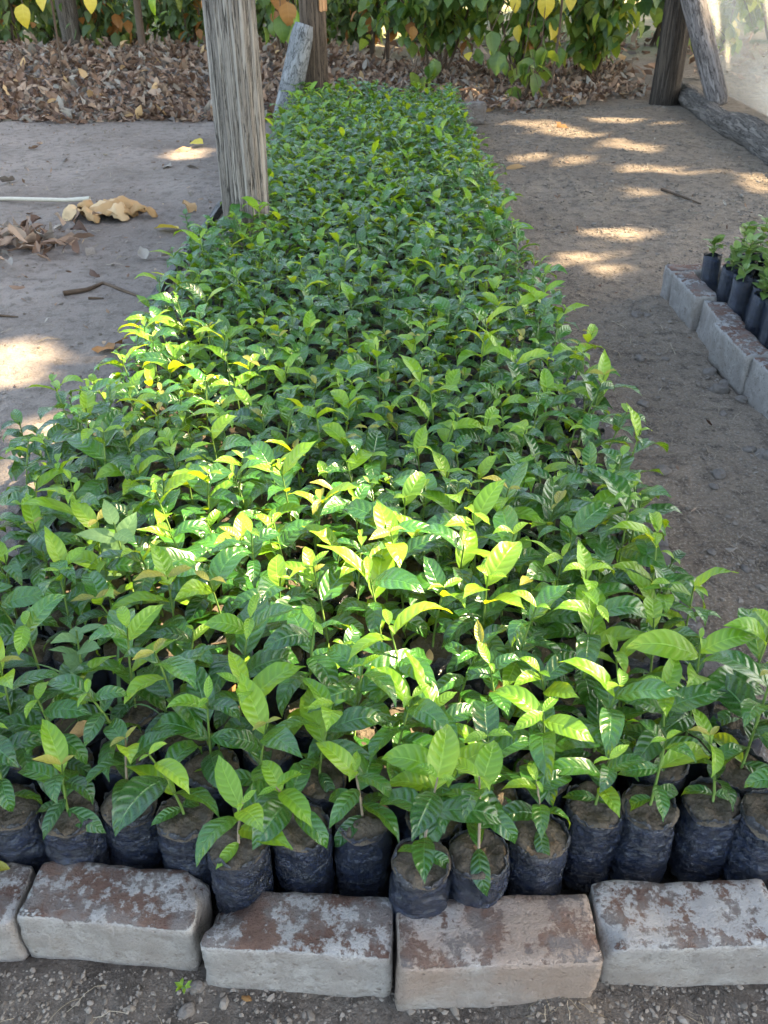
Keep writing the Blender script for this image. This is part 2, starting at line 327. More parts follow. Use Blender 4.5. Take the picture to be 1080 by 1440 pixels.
def net_mat():
    s = NT('clear_plastic_sheet'); co = s.coord('Object')
    cl = s.ramp(s.noise(co, 1.6, 5.0, 0.6, 0.8), 0.25, 0.8)
    d = s.n.new('ShaderNodeBsdfDiffuse'); d.inputs[0].default_value = (0.5, 0.5, 0.49, 1)
    t = s.n.new('ShaderNodeBsdfTranslucent'); t.inputs[0].default_value = (0.75, 0.74, 0.70, 1)
    g = s.n.new('ShaderNodeBsdfGlossy'); g.inputs[1].default_value = 0.25; g.inputs[0].default_value = (0.8, 0.8, 0.8, 1)
    a = s.n.new('ShaderNodeMixShader'); a.inputs[0].default_value = 0.5; s.l.new(d.outputs[0], a.inputs[1]); s.l.new(t.outputs[0], a.inputs[2])
    b = s.n.new('ShaderNodeMixShader'); b.inputs[0].default_value = 0.12; s.l.new(a.outputs[0], b.inputs[1]); s.l.new(g.outputs[0], b.inputs[2])
    tr = s.n.new('ShaderNodeBsdfTransparent'); m = s.n.new('ShaderNodeMixShader')
    s.l.new(s.math('MULTIPLY_ADD', cl, 0.22, 0.12), m.inputs[0]); s.l.new(tr.outputs[0], m.inputs[1]); s.l.new(b.outputs[0], m.inputs[2]); s.l.new(m.outputs[0], s.out.inputs[0])
    return s.mat
M['net'] = net_mat()

# ------------------------------------------------------------------ ground
def gh(x, y):
    z = 0.02 * N(x * 1.3, y * 1.3, 4) + 0.016 * N(x * 4, y * 4, 9) + 0.009 * N(x * 11, y * 11, 2) + 0.004 * N(x * 26, y * 26, 6)
    bank = sstep(7.5, 9.6, y) * 0.22 * (1 - sstep(-0.6, 0.2, x)) + sstep(8.2, 10.5, y) * 0.10 * sstep(-0.6, 0.2, x)
    inbed = sstep(-0.95, -0.75, x) * (1 - sstep(0.56, 0.60, x)) * sstep(0.60, 0.66, y) * (1 - sstep(7.3, 7.6, y))
    z = z + bank + 0.05 * N(x * 0.3, y * 0.3, 1) * sstep(10, 16, y)
    return z * (1 - inbed) - 0.02 * inbed
def axis(segs):
    a = []
    for lo, hi, st in segs:
        k = max(1, int(round((hi - lo) / st))); a += [lo + (hi - lo) * i / k for i in range(k)]
    return a + [segs[-1][1]]
gx = axis([(-60, -12, 6), (-12, -4, 0.8), (-4, -1.6, 0.12), (-1.6, 1.6, 0.03), (1.6, 3.4, 0.08), (3.4, 12, 0.8), (12, 60, 6)])
gy = axis([(-20, -1, 2), (-1, 0.2, 0.2), (0.2, 3.2, 0.03), (3.2, 9.5, 0.07), (9.5, 16, 0.4), (16, 90, 5)])
mb = MB(); mb.grid([[(x, y, gh(x, y)) for x in gx] for y in gy])
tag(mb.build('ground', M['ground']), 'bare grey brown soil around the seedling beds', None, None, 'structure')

# ------------------------------------------------------------------ leaf meshes
def leaf_rows(L, W, arch, fold, wave, ph, nu, nv, twist=0.0, tip=1.0, power=0.85, e0=0.0):
    """rows of points of a leaf that starts at the origin, runs along +Y and arches down"""
    rows = []; p = Vector((0, 0, 0)); th = e0; rows_uv = []
    for i in range(nv + 1):
        t = i / nv
        w = W * 0.5 * (max(0.0, math.sin(math.pi * t ** power)) ** 0.9)
        if t > 0.8: w *= lerp(1.0, 0.62 * tip, ((t - 0.8) / 0.2)) if tip < 1.5 else 1
        if i == 0: w = W * 0.025
        if i == nv: w = W * 0.006
        d = Vector((0, math.cos(th), math.sin(th))); nn = Vector((0, -math.sin(th), math.cos(th)))
        r = []; ruv = []
        for j in range(nu + 1):
            s = j / nu * 2 - 1
            tw = twist * t
            lift = abs(s) * w * fold + wave * W * math.sin(t * 15 + ph + (1.7 if s > 0 else 0)) * abs(s) ** 1.5 * min(1, t * 4)
            sx = s * w
            r.append(p + Vector((sx * math.cos(tw), 0, 0)) + nn * (lift + sx * math.sin(tw)))
            ruv.append((j / nu, t))
        rows.append(r); rows_uv.append(ruv)
        th -= arch / nv * (0.5 + t)
        p = p + d * (L / nv)
    return rows, rows_uv
def leaf_mesh(name, mat, **k):
    rows, uv = leaf_rows(**k); m = MB(); m.grid(rows); me = m.mesh(name, mat)
    lay = me.uv_layers.new(name='UVMap'); flat = [c for r in uv for c in r]
    for lp in me.loops: lay.data[lp.index].uv = flat[lp.vertex_index]
    return me
class LeafSet:
    """variants of a leaf: shared meshes for single leaves, arrays for joined foliage"""
    def __init__(s, name, mat, n, gen, nu=4, nv=8, lnu=2, lnv=5, seed=1):
        rr = random.Random(seed); s.me = []; s.lo = []
        for i in range(n):
            k = gen(rr)
            s.me.append(leaf_mesh(name, mat, nu=nu, nv=nv, **k))
            rows, uv = leaf_rows(nu=lnu, nv=lnv, **k)
            V = np.array([tuple(p) for r in rows for p in r]); U = np.array([c for r in uv for c in r]); nn = lnu + 1
            F = np.array([(a * nn + b, a * nn + b + 1, (a + 1) * nn + b + 1, (a + 1) * nn + b) for a in range(lnv) for b in range(lnu)])
            s.lo.append((V, F, U))
u_ = lambda r, a, b: r.uniform(a, b)
LEAF = {
 'leaf': LeafSet('leaf', M['leaf'], 18, lambda r: dict(L=1.0, W=u_(r, .33, .43), arch=R(u_(r, 75, 155)), fold=u_(r, .08, .36), wave=u_(r, .02, .085), ph=u_(r, 0, 6), twist=u_(r, -.5, .5), tip=.6), seed=1),
 'young': LeafSet('leaf', M['young'], 8, lambda r: dict(L=1.0, W=u_(r, .32, .42), arch=R(u_(r, 35, 110)), fold=u_(r, .15, .45), wave=u_(r, .02, .06), ph=u_(r, 0, 6), twist=u_(r, -.4, .4), tip=.6), seed=2),
 'bronze': LeafSet('leaf', M['bronze'], 5, lambda r: dict(L=1.0, W=u_(r, .34, .44), arch=R(u_(r, 25, 90)), fold=u_(r, .2, .5), wave=u_(r, .03, .07), ph=u_(r, 0, 6), twist=u_(r, -.4, .4), tip=.6), seed=3),
 'small': LeafSet('leaf', M['small'], 6, lambda r: dict(L=1.0, W=u_(r, .55, .72), arch=R(u_(r, 10, 60)), fold=u_(r, .1, .3), wave=u_(r, .0, .04), ph=u_(r, 0, 6), tip=.9), nu=2, nv=5, lnu=2, lnv=4, seed=4),
 'weed': LeafSet('leaf', M['weed'], 5, lambda r: dict(L=1.0, W=u_(r, .42, .55), arch=R(u_(r, 20, 60)), fold=u_(r, .1, .25), wave=u_(r, .0, .03), ph=u_(r, 0, 6), tip=.7, power=.7), seed=5),
}
for nm in ('hedge', 'hedge_pale', 'yellow', 'rust', 'far_green', 'blocker_leaf'):
    LEAF[nm] = LeafSet('leaf', M[nm], 6, lambda r: dict(L=1.0, W=u_(r, .58, .80), arch=R(u_(r, 10, 70)), fold=u_(r, .05, .35), wave=u_(r, .0, .05), ph=u_(r, 0, 6), twist=u_(r, -.3, .3), tip=.7, power=.66), nu=4, nv=6, lnu=2, lnv=4, seed=6)
for nm in ('dry', 'dry_grey', 'dry_tan', 'dry_brown'):
    LEAF[nm] = LeafSet('dry_leaf', M[nm], 10, lambda r: dict(L=1.0, W=u_(r, .26, .5), arch=R(u_(r, -120, 120)), fold=u_(r, -.9, 1.3), wave=u_(r, .05, .2), ph=u_(r, 0, 6), twist=u_(r, -1.6, 1.6), tip=.8), nu=4, nv=7, lnu=2, lnv=4, seed=8)

class Mass:
    """many leaves and other pieces joined into one mesh with numpy"""
    def __init__(s): s.V = []; s.F = []; s.U = []; s.S = []; s.n = 0
    def add(s, V, F, slot, U=None):
        s.V.append(V); s.F.append(F + s.n); s.n += len(V); s.S.append(np.full(len(F), slot)); s.U.append(np.zeros((len(V), 2)) if U is None else U)
    def leaf(s, kind, var, m, slot):
        V, F, U = LEAF[kind].lo[var]; a = np.array(m)
        s.add(V @ a[:3, :3].T + a[:3, 3], F, slot, U)
    def raw(s, mb_, slot):
        f4 = np.array([f if len(f) == 4 else tuple(f) + (f[-1],) for f in mb_.f if len(f) in (3, 4)])
        s.add(np.array(mb_.v), f4, slot)
    def build(s, name, mats, parent=None):
        V = np.concatenate(s.V); F = np.concatenate(s.F); S = np.concatenate(s.S); U = np.concatenate(s.U)
        me = bpy.data.meshes.new(name); me.vertices.add(len(V)); me.vertices.foreach_set('co', V.astype(np.float32).ravel())
        tri = F[:, 2] == F[:, 3]; cnt = np.where(tri, 3, 4)
        loops = F[np.arange(4)[None, :] < cnt[:, None]]
        st = np.concatenate([[0], np.cumsum(cnt)[:-1]])
        me.loops.add(len(loops)); me.loops.foreach_set('vertex_index', loops.astype(np.int32))
        me.polygons.add(len(F)); me.polygons.foreach_set('loop_start', st.astype(np.int32))
        me.polygons.foreach_set('material_index', S.astype(np.int32)); me.polygons.foreach_set('use_smooth', np.full(len(F), name != 'gravel'))
        lay = me.uv_layers.new(name='UVMap'); lay.data.foreach_set('uv', U[loops].astype(np.float32).ravel())
        for m in mats: me.materials.append(m)
        me.update(calc_edges=True); me.validate(); return obj(name, me, parent)

def leaf_mx(p, az, el, L, roll=0.0, W=1.0):
    return Matrix.Translation(p) @ Matrix.Rotation(az, 4, 'Z') @ Matrix.Rotation(el, 4, 'X') @ Matrix.Rotation(roll, 4, 'Y') @ Matrix.Diagonal((L * W, L, L, 1))

# ------------------------------------------------------------------ sun patches: where gaps cut in the added tree crowns let the sun through
def poly(z, pts): return [(at(x, y, z).x, at(x, y, z).y) for x, y in pts], z
PATCH = [
 poly(.29, [(245, 690), (310, 625), (460, 645), (540, 705), (630, 770), (720, 830), (855, 915), (890, 1010), (815, 1075), (700, 1045), (580, 970), (450, 900), (330, 860), (240, 795)]),
 poly(.29, [(150, 455), (215, 425), (290, 470), (345, 560), (300, 600), (200, 590), (150, 540)]),
 poly(.0, [(-60, 470), (55, 470), (95, 500), (60, 540), (0, 565), (-60, 585)]),
 poly(.0, [(715, 165), (800, 175), (930, 210), (930, 220), (800, 198), (725, 177)]),
 poly(.0, [(830, 159), (945, 170), (940, 178), (835, 168)]),
 poly(.0, [(765, 213), (840, 217), (845, 231), (775, 229)]),
 poly(.0, [(875, 227), (1005, 241), (1000, 251), (880, 238)]),
 poly(.0, [(870, 262), (970, 270), (965, 279), (880, 275)]),
 poly(.0, [(1045, 240), (1100, 248), (1100, 275), (1050, 270)]),
 poly(.0, [(815, 317), (960, 337), (965, 352), (820, 333)]),
 poly(.0, [(775, 350), (880, 370), (885, 388), (778, 372)]),
 poly(.0, [(835, 1380), (960, 1392), (940, 1420), (840, 1425)]),
 poly(.0, [(470, 48), (600, 48), (610, 70), (480, 85)]),
 poly(.0, [(636, 128), (668, 128), (668, 150), (640, 150)]),
 poly(.0, [(230, 205), (300, 208), (300, 225), (235, 225)]),
]
def inside(pg, x, y):
    c = False; j = len(pg) - 1
    for i in range(len(pg)):
        xi, yi = pg[i]; xj, yj = pg[j]
        if (yi > y) != (yj > y) and x < (xj - xi) * (y - yi) / (yj - yi) + xi: c = not c
        j = i
    return c
def in_patch(p, which=None):
    """is the point p on a sun ray that reaches a patch"""
    for k, (pg, z) in enumerate(PATCH):
        if which is not None and k not in which: continue
        t = (p.z - z) / S.z; x, y = p.x - S.x * t, p.y - S.y * t
        if inside(pg, x + 0.03 * N(x * 9, y * 9, k), y + 0.03 * N(x * 9, y * 9, k + 7)): return True
    return False

# ------------------------------------------------------------------ seedlings of the main bed
BAG_R, BAG_H, SOIL_Z = 0.0412, 0.168, 0.164
def bag_mesh(seed, segs=30, rings=15, crease=0.0):
    rr = random.Random(seed); rows = []; h = BAG_H
    prof = [(0.0, .70), (0.006, .90), (.022, .985)] + [(.022 + (h - .022) * i / (rings - 3), 1.0) for i in range(1, rings - 2)]
    bulge = rr.uniform(.02, .06); zb = rr.uniform(.05, .10); fold_a = rr.uniform(0, 6.28)
    for i, (z, f) in enumerate(prof):
        row = []
        for j in range(segs):
            a = 2 * math.pi * j / segs; ca, sa = math.cos(a), math.sin(a)
            k = N(ca * 1.2 + seed * 3, sa * 1.2, z * 9) * 0.10 + N(ca * 2.4 + seed, sa * 2.4, z * 48) * 0.055 + bulge * (1 - ((z - zb) / .09) ** 2)
            if crease:
                # flattened plastic creases, mostly running round the bag, some slanting
                k -= crease * (1 - min(1.0, abs(N(ca * 1.5 + seed, sa * 1.5 + z * 7, z * 62)) * 5)) + crease * .8 * (1 - min(1.0, abs(N(ca * 2.6 - z * 16, sa * 2.6 + seed, z * 40 + 3)) * 6)) + crease * .5 * (1 - min(1.0, abs(N(ca * 6 + z * 20, sa * 6 + seed, z * 90)) * 5))
                d = abs((a - fold_a + math.pi) % (2 * math.pi) - math.pi); k -= .05 * max(0, 1 - d / .16) * sstep(.03, .12, z)
            if z > .12: k -= 0.045 * sstep(.12, h, z) * (0.5 + N(ca * 2, sa * 2 + seed, 5))
            r = BAG_R * f * min(1.07, 1 + k - 0.035); zz = z
            if i >= len(prof) - 2: zz += (-.003 + 0.016 * N(ca * 1.8 + seed, sa * 1.8, 8) + 0.009 * N(ca * 5 + seed, sa * 5, 1)) * (1 if i == len(prof) - 1 else .5)
            if i == len(prof) - 1: r *= .97 + .05 * N(ca * 4, sa * 4 + seed, 3)
            row.append((r * ca, r * sa, zz))
        rows.append(row)
    top = rows[-1]                                               # the bag's lip goes down to the soil
    rows.append([(x * .985, y * .985, z - .0004) for x, y, z in top]); rows.append([(x * .97, y * .97, SOIL_Z - .022) for x, y, z in top])
    m = MB(); b, n = m.grid(rows, 0, True); m.cap(b, n, 0, True); return m
def soil_mesh(seed):
    m = MB(); rows = []
    for q in (0.02, .2, .38, .54, .68, .8, .9, .97, 1.0):
        row = []
        for a in [2 * math.pi * j / 26 for j in range(26)]:
            x, y = math.cos(a) * q, math.sin(a) * q
            row.append((BAG_R * .95 * x, BAG_R * .95 * y, SOIL_Z + .010 * N(x * 1.6 + seed * 5, y * 1.6, seed) + .005 * abs(N(x * 6 + seed, y * 6, 4)) + .003 * N(x * 14, y * 14 + seed, 4) - .006 * q ** 6))
        rows.append(row)
    b, n = m.grid(rows, 0, True); m.cap(b, n, 0, False); return m
BAGS = [bag_mesh(k).mesh('bag', M['bag']) for k in range(8)]
BAGS_NEAR = [bag_mesh(20 + k, 72, 52, .06).mesh('bag', M['bag']) for k in range(8)]
SOILS = [soil_mesh(k).mesh('soil', M['bag_soil']) for k in range(5)]

def plant_spec(r, size=1.0, lush=0, dark=False):
    """stem points and leaves (kind, variant, matrix) of one seedling, origin at its bag's base"""
    H = r.uniform(.11, .165) * size * (1.08 if lush else .92); lean = Vector((r.uniform(-.03, .03), r.uniform(-.03, .03), 0))
    st = []
    for i in range(6):
        t = i / 5; st.append(Vector((lean.x * t ** 1.5, lean.y * t ** 1.5, SOIL_Z - .01 + (H + .01) * t)))
    def sp(t):
        k = min(4, int(t * 5)); return st[k].lerp(st[k + 1], t * 5 - k)
    leaves = []; az = r.uniform(0, 6.28)
    nodes = [(.16, .062, 12), (.38, .082, 24), (.62, .092, 34), (.86, .084, 44)] if lush == 0 else [(.10, .062, 12), (.28, .078, 22), (.47, .090, 30), (.67, .092, 38), (.86, .084, 46)]
    if r.random() < .12: nodes = nodes[1:]
    for k, (t, L, el) in enumerate(nodes):
        for sgn in (0, math.pi):
            if r.random() < .06: continue
            l = L * size * r.uniform(.72, 1.22); last = k == len(nodes) - 1
            kind = 'young' if r.random() < ((.22 if dark else .45) if last else .08) else 'leaf'
            n = len(LEAF[kind].me)
            leaves.append((kind, r.randrange(n), leaf_mx(sp(min(.999, t + r.uniform(-.03, .03))), az + sgn + r.uniform(-.3, .3), R(el + r.uniform(-20, 16)), l, r.uniform(-.45, .45), r.uniform(.92, 1.1))))
        az += math.pi / 2 + r.uniform(-.25, .25)
    q = r.random(); kind = 'leaf' if (dark and q < .5) else 'bronze' if (q > .84 and not dark) else 'young'
    for sgn in (0, math.pi):
        l = r.uniform(.026, .052) * size
        leaves.append((kind, r.randrange(len(LEAF[kind].me)), leaf_mx(sp(.995), az + sgn + r.uniform(-.3, .3), R(r.uniform(5, 50)), l * r.choice((.6, .9, 1.0)), r.uniform(-.3, .3))))
    return st, leaves
def stem_mb(st):
    m = MB(); m.tube(st, [.0021, .0020, .0019, .0017, .0015, .0012], 6, 0, caps=True); return m

# where every bag of the bed stands
POST = Vector((-.566, 3.56, 0))
spots = []
front_px = [(-62, 1140), (14, 1128), (95, 1140), (180, 1122), (260, 1147), (335, 1186), (423, 1160), (510, 1146), (592, 1214), (673, 1200), (760, 1166), (838, 1128), (914, 1134), (1004, 1124), (1083, 1146), (1166, 1130)]
for x, y in front_px:
    p = at(x, y, SOIL_Z); spots.append((p.x, p.y, 'front'))
rows_n = 0
def place_rows():
    y = .985; k = 0
    r = random.Random(5)
    # between the uneven front row and the first regular row the bags are squeezed in wherever one fits
    yy = .70
    while yy < .975:
        xx = -.742
        while xx < .552:
            if all((q[0] - xx) ** 2 + (q[1] - yy) ** 2 > .0835 ** 2 for q in spots): spots.append((xx + r.uniform(-.001, .001), yy, 'in'))
            xx += .006
        yy += .006
    while y < 7.2:
        x = -.655 + (0.043 if k % 2 else 0) - .0865 * (1 if y < 1.9 else .5 if y < 3.3 else 0)
        while x < .552:
            px, py = x + r.uniform(-.0035, .0035), y + r.uniform(-.003, .003)
            ok = (Vector((px, py, 0)) - POST).length > .138
            if y < 1.02:
                for q in spots:
                    if (q[0] - px) ** 2 + (q[1] - py) ** 2 < .0845 ** 2: ok = False; break
            if ok: spots.append((px, py, 'in'))
            x += .0865
        y += .0785; k += 1
place_rows()
EDGE_L, EDGE_R = -.62, .51
view = []
for i, (x, y, w) in enumerate(spots):
    a, b = pix((x, y, .26)); c, d = pix((x, y, .17))
    seen = (-45 < a < 1125 and b < 1440) or (w == 'front' and -40 < c < 1120)
    view.append((y, i, seen))
order = sorted([v for v in view if v[2]])
SINGLE = {i for _, i, _ in order[:300]}

prnd = random.Random(23)
FRONT = {}
for bi, (x0, x1, nm) in enumerate(((-300, 36, 'grey end brick'), (36, 288, 'slightly turned brick'), (288, 553, 'brick with a broken corner'), (553, 838, 'peach and grey brick'), (838, 1096, 'brick with flaking blue white top'), (1096, 1400, 'last brick'))):
    ks = [i for i in range(16) if x0 <= front_px[i][0] < x1]
    for q, i in enumerate(ks): FRONT[i] = (('first', 'second', 'third', 'fourth')[q], nm)
LAB = {
 'front': ('coffee seedling in a dusty black bag in the row right behind the front bricks', 'seedlings in the row behind the front bricks'),
 'sun': ('coffee seedling with sunlit yellow green leaves in the bright patch crossing the bed', 'seedlings in the sun patch of the long bed'),
 'sun2': ('coffee seedling glowing yellow in the small sun patch at the bed edge by bare soil', 'seedlings in the small sun patch at the bed edge'),
 'right': ('shaded green coffee seedling at the bed edge along the gravelly dirt path', 'seedlings at the bed edge along the dirt path'),
 'left': ('shaded green coffee seedling at the bed edge along the bare swept soil', 'seedlings at the bed edge along the bare soil'),
 'in_row2': ('coffee seedling in the rows just behind the bags that face the front bricks', 'seedlings in the second and third rows'),
 'in_path': ('shaded dark green coffee seedling between the bright sun patch and the path edge', 'seedlings between the sun patch and the path'),
 'in_soil': ('shaded green coffee seedling between the bright sun patch and the bare soil side', 'seedlings between the sun patch and the bare soil'),
 'in_far': ('shaded dark green coffee seedling beyond the bright sun patch of the long bed', 'seedlings beyond the sun patch'),
 'in': ('shaded dark green coffee seedling in the crowded middle of the long bed', 'shaded seedlings inside the long bed'),
}
mass = Mass(); MASS_M = [M['leaf'], M['young'], M['bronze'], M['stem'], M['bag'], M['bag_soil']]
SLOT = {'leaf': 0, 'young': 1, 'bronze': 2}
bag_low = bag_mesh(99, 12, 6); soil_low = MB(); b0 = soil_low.grid([[(BAG_R * .94 * q * math.cos(a), BAG_R * .94 * q * math.sin(a), SOIL_Z) for a in [2 * math.pi * j / 12 for j in range(12)]] for q in (.02, 1)], 0, True)
BLV, BLF = np.array(bag_low.v), np.array([f for f in bag_low.f if len(f) == 4]); SLV, SLF = np.array(soil_low.v), np.array(soil_low.f)
for i, (x, y, w) in enumerate(spots):
    sz = (prnd.uniform(.84, 1.14) if prnd.random() > .08 else prnd.uniform(.6, .8)) * (1.0 + .08 * N(x * 2, y * 2, 3)) * lerp(1.04, .95, sstep(1.2, 2.4, y))
    if w == 'front': sz = prnd.uniform(.84, 1.0)
    st, lv = plant_spec(prnd, sz, lush=1 if (w != 'front' and prnd.random() < (.9 if y < 1.5 else .7)) else 0, dark=y > 2.2)
    bz = prnd.uniform(-.012, .006) if w != 'front' else prnd.uniform(-.006, .004)
    if i in SINGLE:
        c = Vector((x, y, .27))
        key = w if w == 'front' else 'sun' if in_patch(c, (0,)) else 'sun2' if in_patch(c, (1,)) else 'right' if x > EDGE_R else 'left' if x < EDGE_L else 'in'
        if key == 'in':
            key = 'in_row2' if y < 1.02 else 'in_path' if (y < 2.0 and x > .1) else 'in_soil' if y < 1.9 else 'in_far'
        lab, grp = LAB[key]
        if w == 'front':
            fk = FRONT[i]; lab = 'coffee seedling in a dusty black bag, %s behind the %s' % fk; grp = 'seedlings in the row behind the front bricks'
        e = empty('coffee_seedling', (x, y, bz), lab, 'seedling', grp)
        rot = Matrix.Rotation(prnd.uniform(0, 6.28), 4, 'Z')
        bg_o = obj('bag', (BAGS_NEAR if y < 1.0 else BAGS)[prnd.randrange(8)], e, rot @ Matrix.Diagonal((1, 1, prnd.uniform(.96, 1.04), 1)))
        obj('soil', SOILS[prnd.randrange(5)], bg_o)
        stem_mb(st).build('stem', M['stem_low'] if w == 'front' and prnd.random() < .6 else M['stem'], e)
        for kind, v, mx in lv: obj('leaf', LEAF[kind].me[v], e, mx)
    else:
        off = Matrix.Translation((x, y, bz))
        for kind, v, mx in lv: mass.leaf(kind, v, off @ mx, SLOT[kind])
        m = MB(); m.tube([off @ p for p in st[::2]] + [off @ st[-1]], .0018, 3, caps=False); mass.raw(m, 3)
        mass.add(BLV + np.array((x, y, bz)), BLF, 4); mass.add(SLV + np.array((x, y, bz)), SLF, 5)
tag(mass.build('coffee_seedling_mass', MASS_M), 'dense carpet of coffee seedlings filling the far part of the long bed', 'seedlings', None, 'stuff')

# ------------------------------------------------------------------ bricks
def brick_mesh(seed, L=.25, T=.085, H=.125, chip=None, nx=22, ny=9, nz=11, rad=.007):
    """a worn brick: rounded box with chipped, wavy edges; origin at the middle of its base, front face -Y"""
    bm_v = {}; m = MB()
    def vert(i, j, k):
        if (i, j, k) in bm_v: return bm_v[(i, j, k)]
        def sp(a, n): t = a / n; return (t - .5) if True else t
        p = Vector((sp(i, nx) * L, sp(j, ny) * T, sp(k, nz) * H))
        h = Vector((L / 2 - rad, T / 2 - rad, H / 2 - rad)); q = Vector([max(-h[a], min(h[a], p[a])) for a in range(3)])
        d = p - q
        if d.length > 1e-6:
            # edges worn away unevenly
            wear = rad * (1 + .55 * N(p.x * 22 + seed, p.y * 22, p.z * 22))
            p = q + d.normalized() * min(d.length, wear) if sum(abs(c) > 1e-6 for c in d) > 1 else p
        nrm = Vector((p.x / L, p.y / T, p.z / H)).normalized()
        p = p + nrm * (.003 * N(p.x * 14 + seed, p.y * 14, p.z * 14) + .0024 * N(p.x * 48, p.y * 48 + seed, p.z * 48) + .0012 * N(p.x * 110, p.y * 110 + seed, p.z * 110))
        p.x += .005 * N(p.z * 8 + seed, p.y * 6, 3); p.z += .003 * N(p.x * 7, seed, 2); p.y += .003 * N(p.x * 7, seed, 9)
        if chip:
            c = Vector(chip[:3]); dd = (p - c).length
            if dd < chip[3]: p = p + (Vector((0, 0, -.01)) - p).normalized() * (chip[3] - dd) * .75
        m.v.append((p.x, p.y, p.z + H / 2)); bm_v[(i, j, k)] = len(m.v) - 1
        return bm_v[(i, j, k)]
    def q4(a, b, c, d): m.f.append((vert(*a), vert(*b), vert(*c), vert(*d))); m.m.append(0)
    for i in range(nx):
        for j in range(ny):
            q4((i, j, 0), (i, j + 1, 0), (i + 1, j + 1, 0), (i + 1, j, 0)); q4((i, j, nz), (i + 1, j, nz), (i + 1, j + 1, nz), (i, j + 1, nz))
        for k in range(nz):
            q4((i, 0, k), (i + 1, 0, k), (i + 1, 0, k + 1), (i, 0, k + 1)); q4((i, ny, k), (i, ny, k + 1), (i + 1, ny, k + 1), (i + 1, ny, k))
    for j in range(ny):
        for k in range(nz):
            q4((0, j, k), (0, j, k + 1), (0, j + 1, k + 1), (0, j + 1, k)); q4((nx, j, k), (nx, j + 1, k), (nx, j + 1, k + 1), (nx, j, k + 1))
    return m
def brick(px0, px1, T, H, mat, label, seed, group=None, tilt=0.0, chip=None, sink=.015, L=None):
    """px0, px1: photo pixels of the ends of the front bottom edge, on the ground"""
    a, b = at(*px0), at(*px1); d = (b - a); d.z = 0; ln = L or d.length; d.normalize(); n = Vector((-d.y, d.x, 0))
    mid = (a + b) / 2 + n * T / 2
    o = brick_mesh(seed, ln - .004, T, H, chip).build('brick', mat)
    o.matrix_world = Matrix.Translation((mid.x, mid.y, -sink)) @ Matrix.Rotation(math.atan2(d.y, d.x), 4, 'Z') @ Matrix.Rotation(tilt, 4, 'X')
    return tag(o, label, 'brick', group)
brick((-212, 1352), (38, 1352), .09, .105, M['brick_d'], 'grey whitewashed brick beside the brick with rounded worn ends', 3)
brick((42, 1346), (283, 1366), .085, .115, M['brick_a'], 'brick with white front and red brown top, slightly turned', 5, chip=(.125, .03, .06, .035))
brick((288, 1386), (551, 1403), .085, .112, M['brick_b'], 'red brown brick with a broken back corner and white flaked front', 8, chip=(-.125, .045, .06, .07))
brick((558, 1424), (835, 1412), .095, .118, M['brick_c'], 'long peach and grey brick with a straight edge', 12, L=.262)
brick((838, 1392), (1092, 1384), .095, .112, M['brick_d'], 'brick with flaking blue white paint over its dark red top', 17, chip=(-.125, -.03, .06, .03))
brick((1100, 1386), (1350, 1380), .095, .112, M['brick_b'], 'brick at the end of the front edging', 21)


# bricks laid flat and half buried along the path side of the bed
y0 = .80
edge_me = [brick_mesh(40 + k, .246, .055, .075, None, 14, 6, 6).mesh('brick', M['brick_grey']) for k in range(4)]
k = 0
while y0 < 7.2:
    o = obj('brick', edge_me[k % 4]); o.location = (.622 + .010 * N(y0 * 3, 1, 2), y0 + .125, -.052 + .006 * N(y0 * 2, 5, 5)); o.rotation_euler = (R(2 * N(y0, 3, 3)), R(4 * N(y0 * 2, 3, 8)), R(90) + .03 * N(y0 * 4, 2, 2))
    tag(o, 'half buried grey brick edging the long bed along the dirt path', 'brick', 'half buried bricks along the path')
    y0 += .252; k += 1
o = brick_mesh(61, .22, .12, .16, None, 14, 8, 8).build('brick', M['brick_grey']); o.location = (.70, 7.42, -.01); o.rotation_euler = (0, 0, .3)
tag(o, 'pale grey block standing at the far corner of the long bed', 'brick')

# the second bed at the right: bricks on edge
RB = 1.105
rb_me = [brick_mesh(70 + k, .258, .082, .142, None, 16, 7, 9).mesh('brick', M['brick_pale']) for k in range(5)]
LBL = ['pale whitewashed brick at the corner of the small bed', 'pale brick with reddish chipped top, second along the small bed', 'pale brick with a broad bare clay top, third along the small bed', 'whitewashed brick, fourth along the small bed', 'dirty brick at the near end of the small bed edging']
for k in range(5):
    yb = 3.06 - .268 * k
    o = obj('brick', rb_me[k]); o.location = (RB + .052 + (.0, .012, -.012, .008, .018)[k], yb, (-.012, -.024, -.004, -.010, -.03)[k]); o.rotation_euler = (R((2, -3, 4, -2, 3)[k]), R((1, -3, 2, -2, 4)[k]), R(-90) + (.03, -.08, .07, .05, -.06)[k])
    tag(o, LBL[k], 'brick')
for k, lab in enumerate(('whitewashed brick closing the far end of the small bed', 'brick further along the far end of the small bed')):
    o = obj('brick', rb_me[(k + 1) % 5]); o.location = (RB + .135 + .265 * k, 3.265, -.014); o.rotation_euler = (0, 0, math.pi + .05)
    tag(o, lab, 'brick')

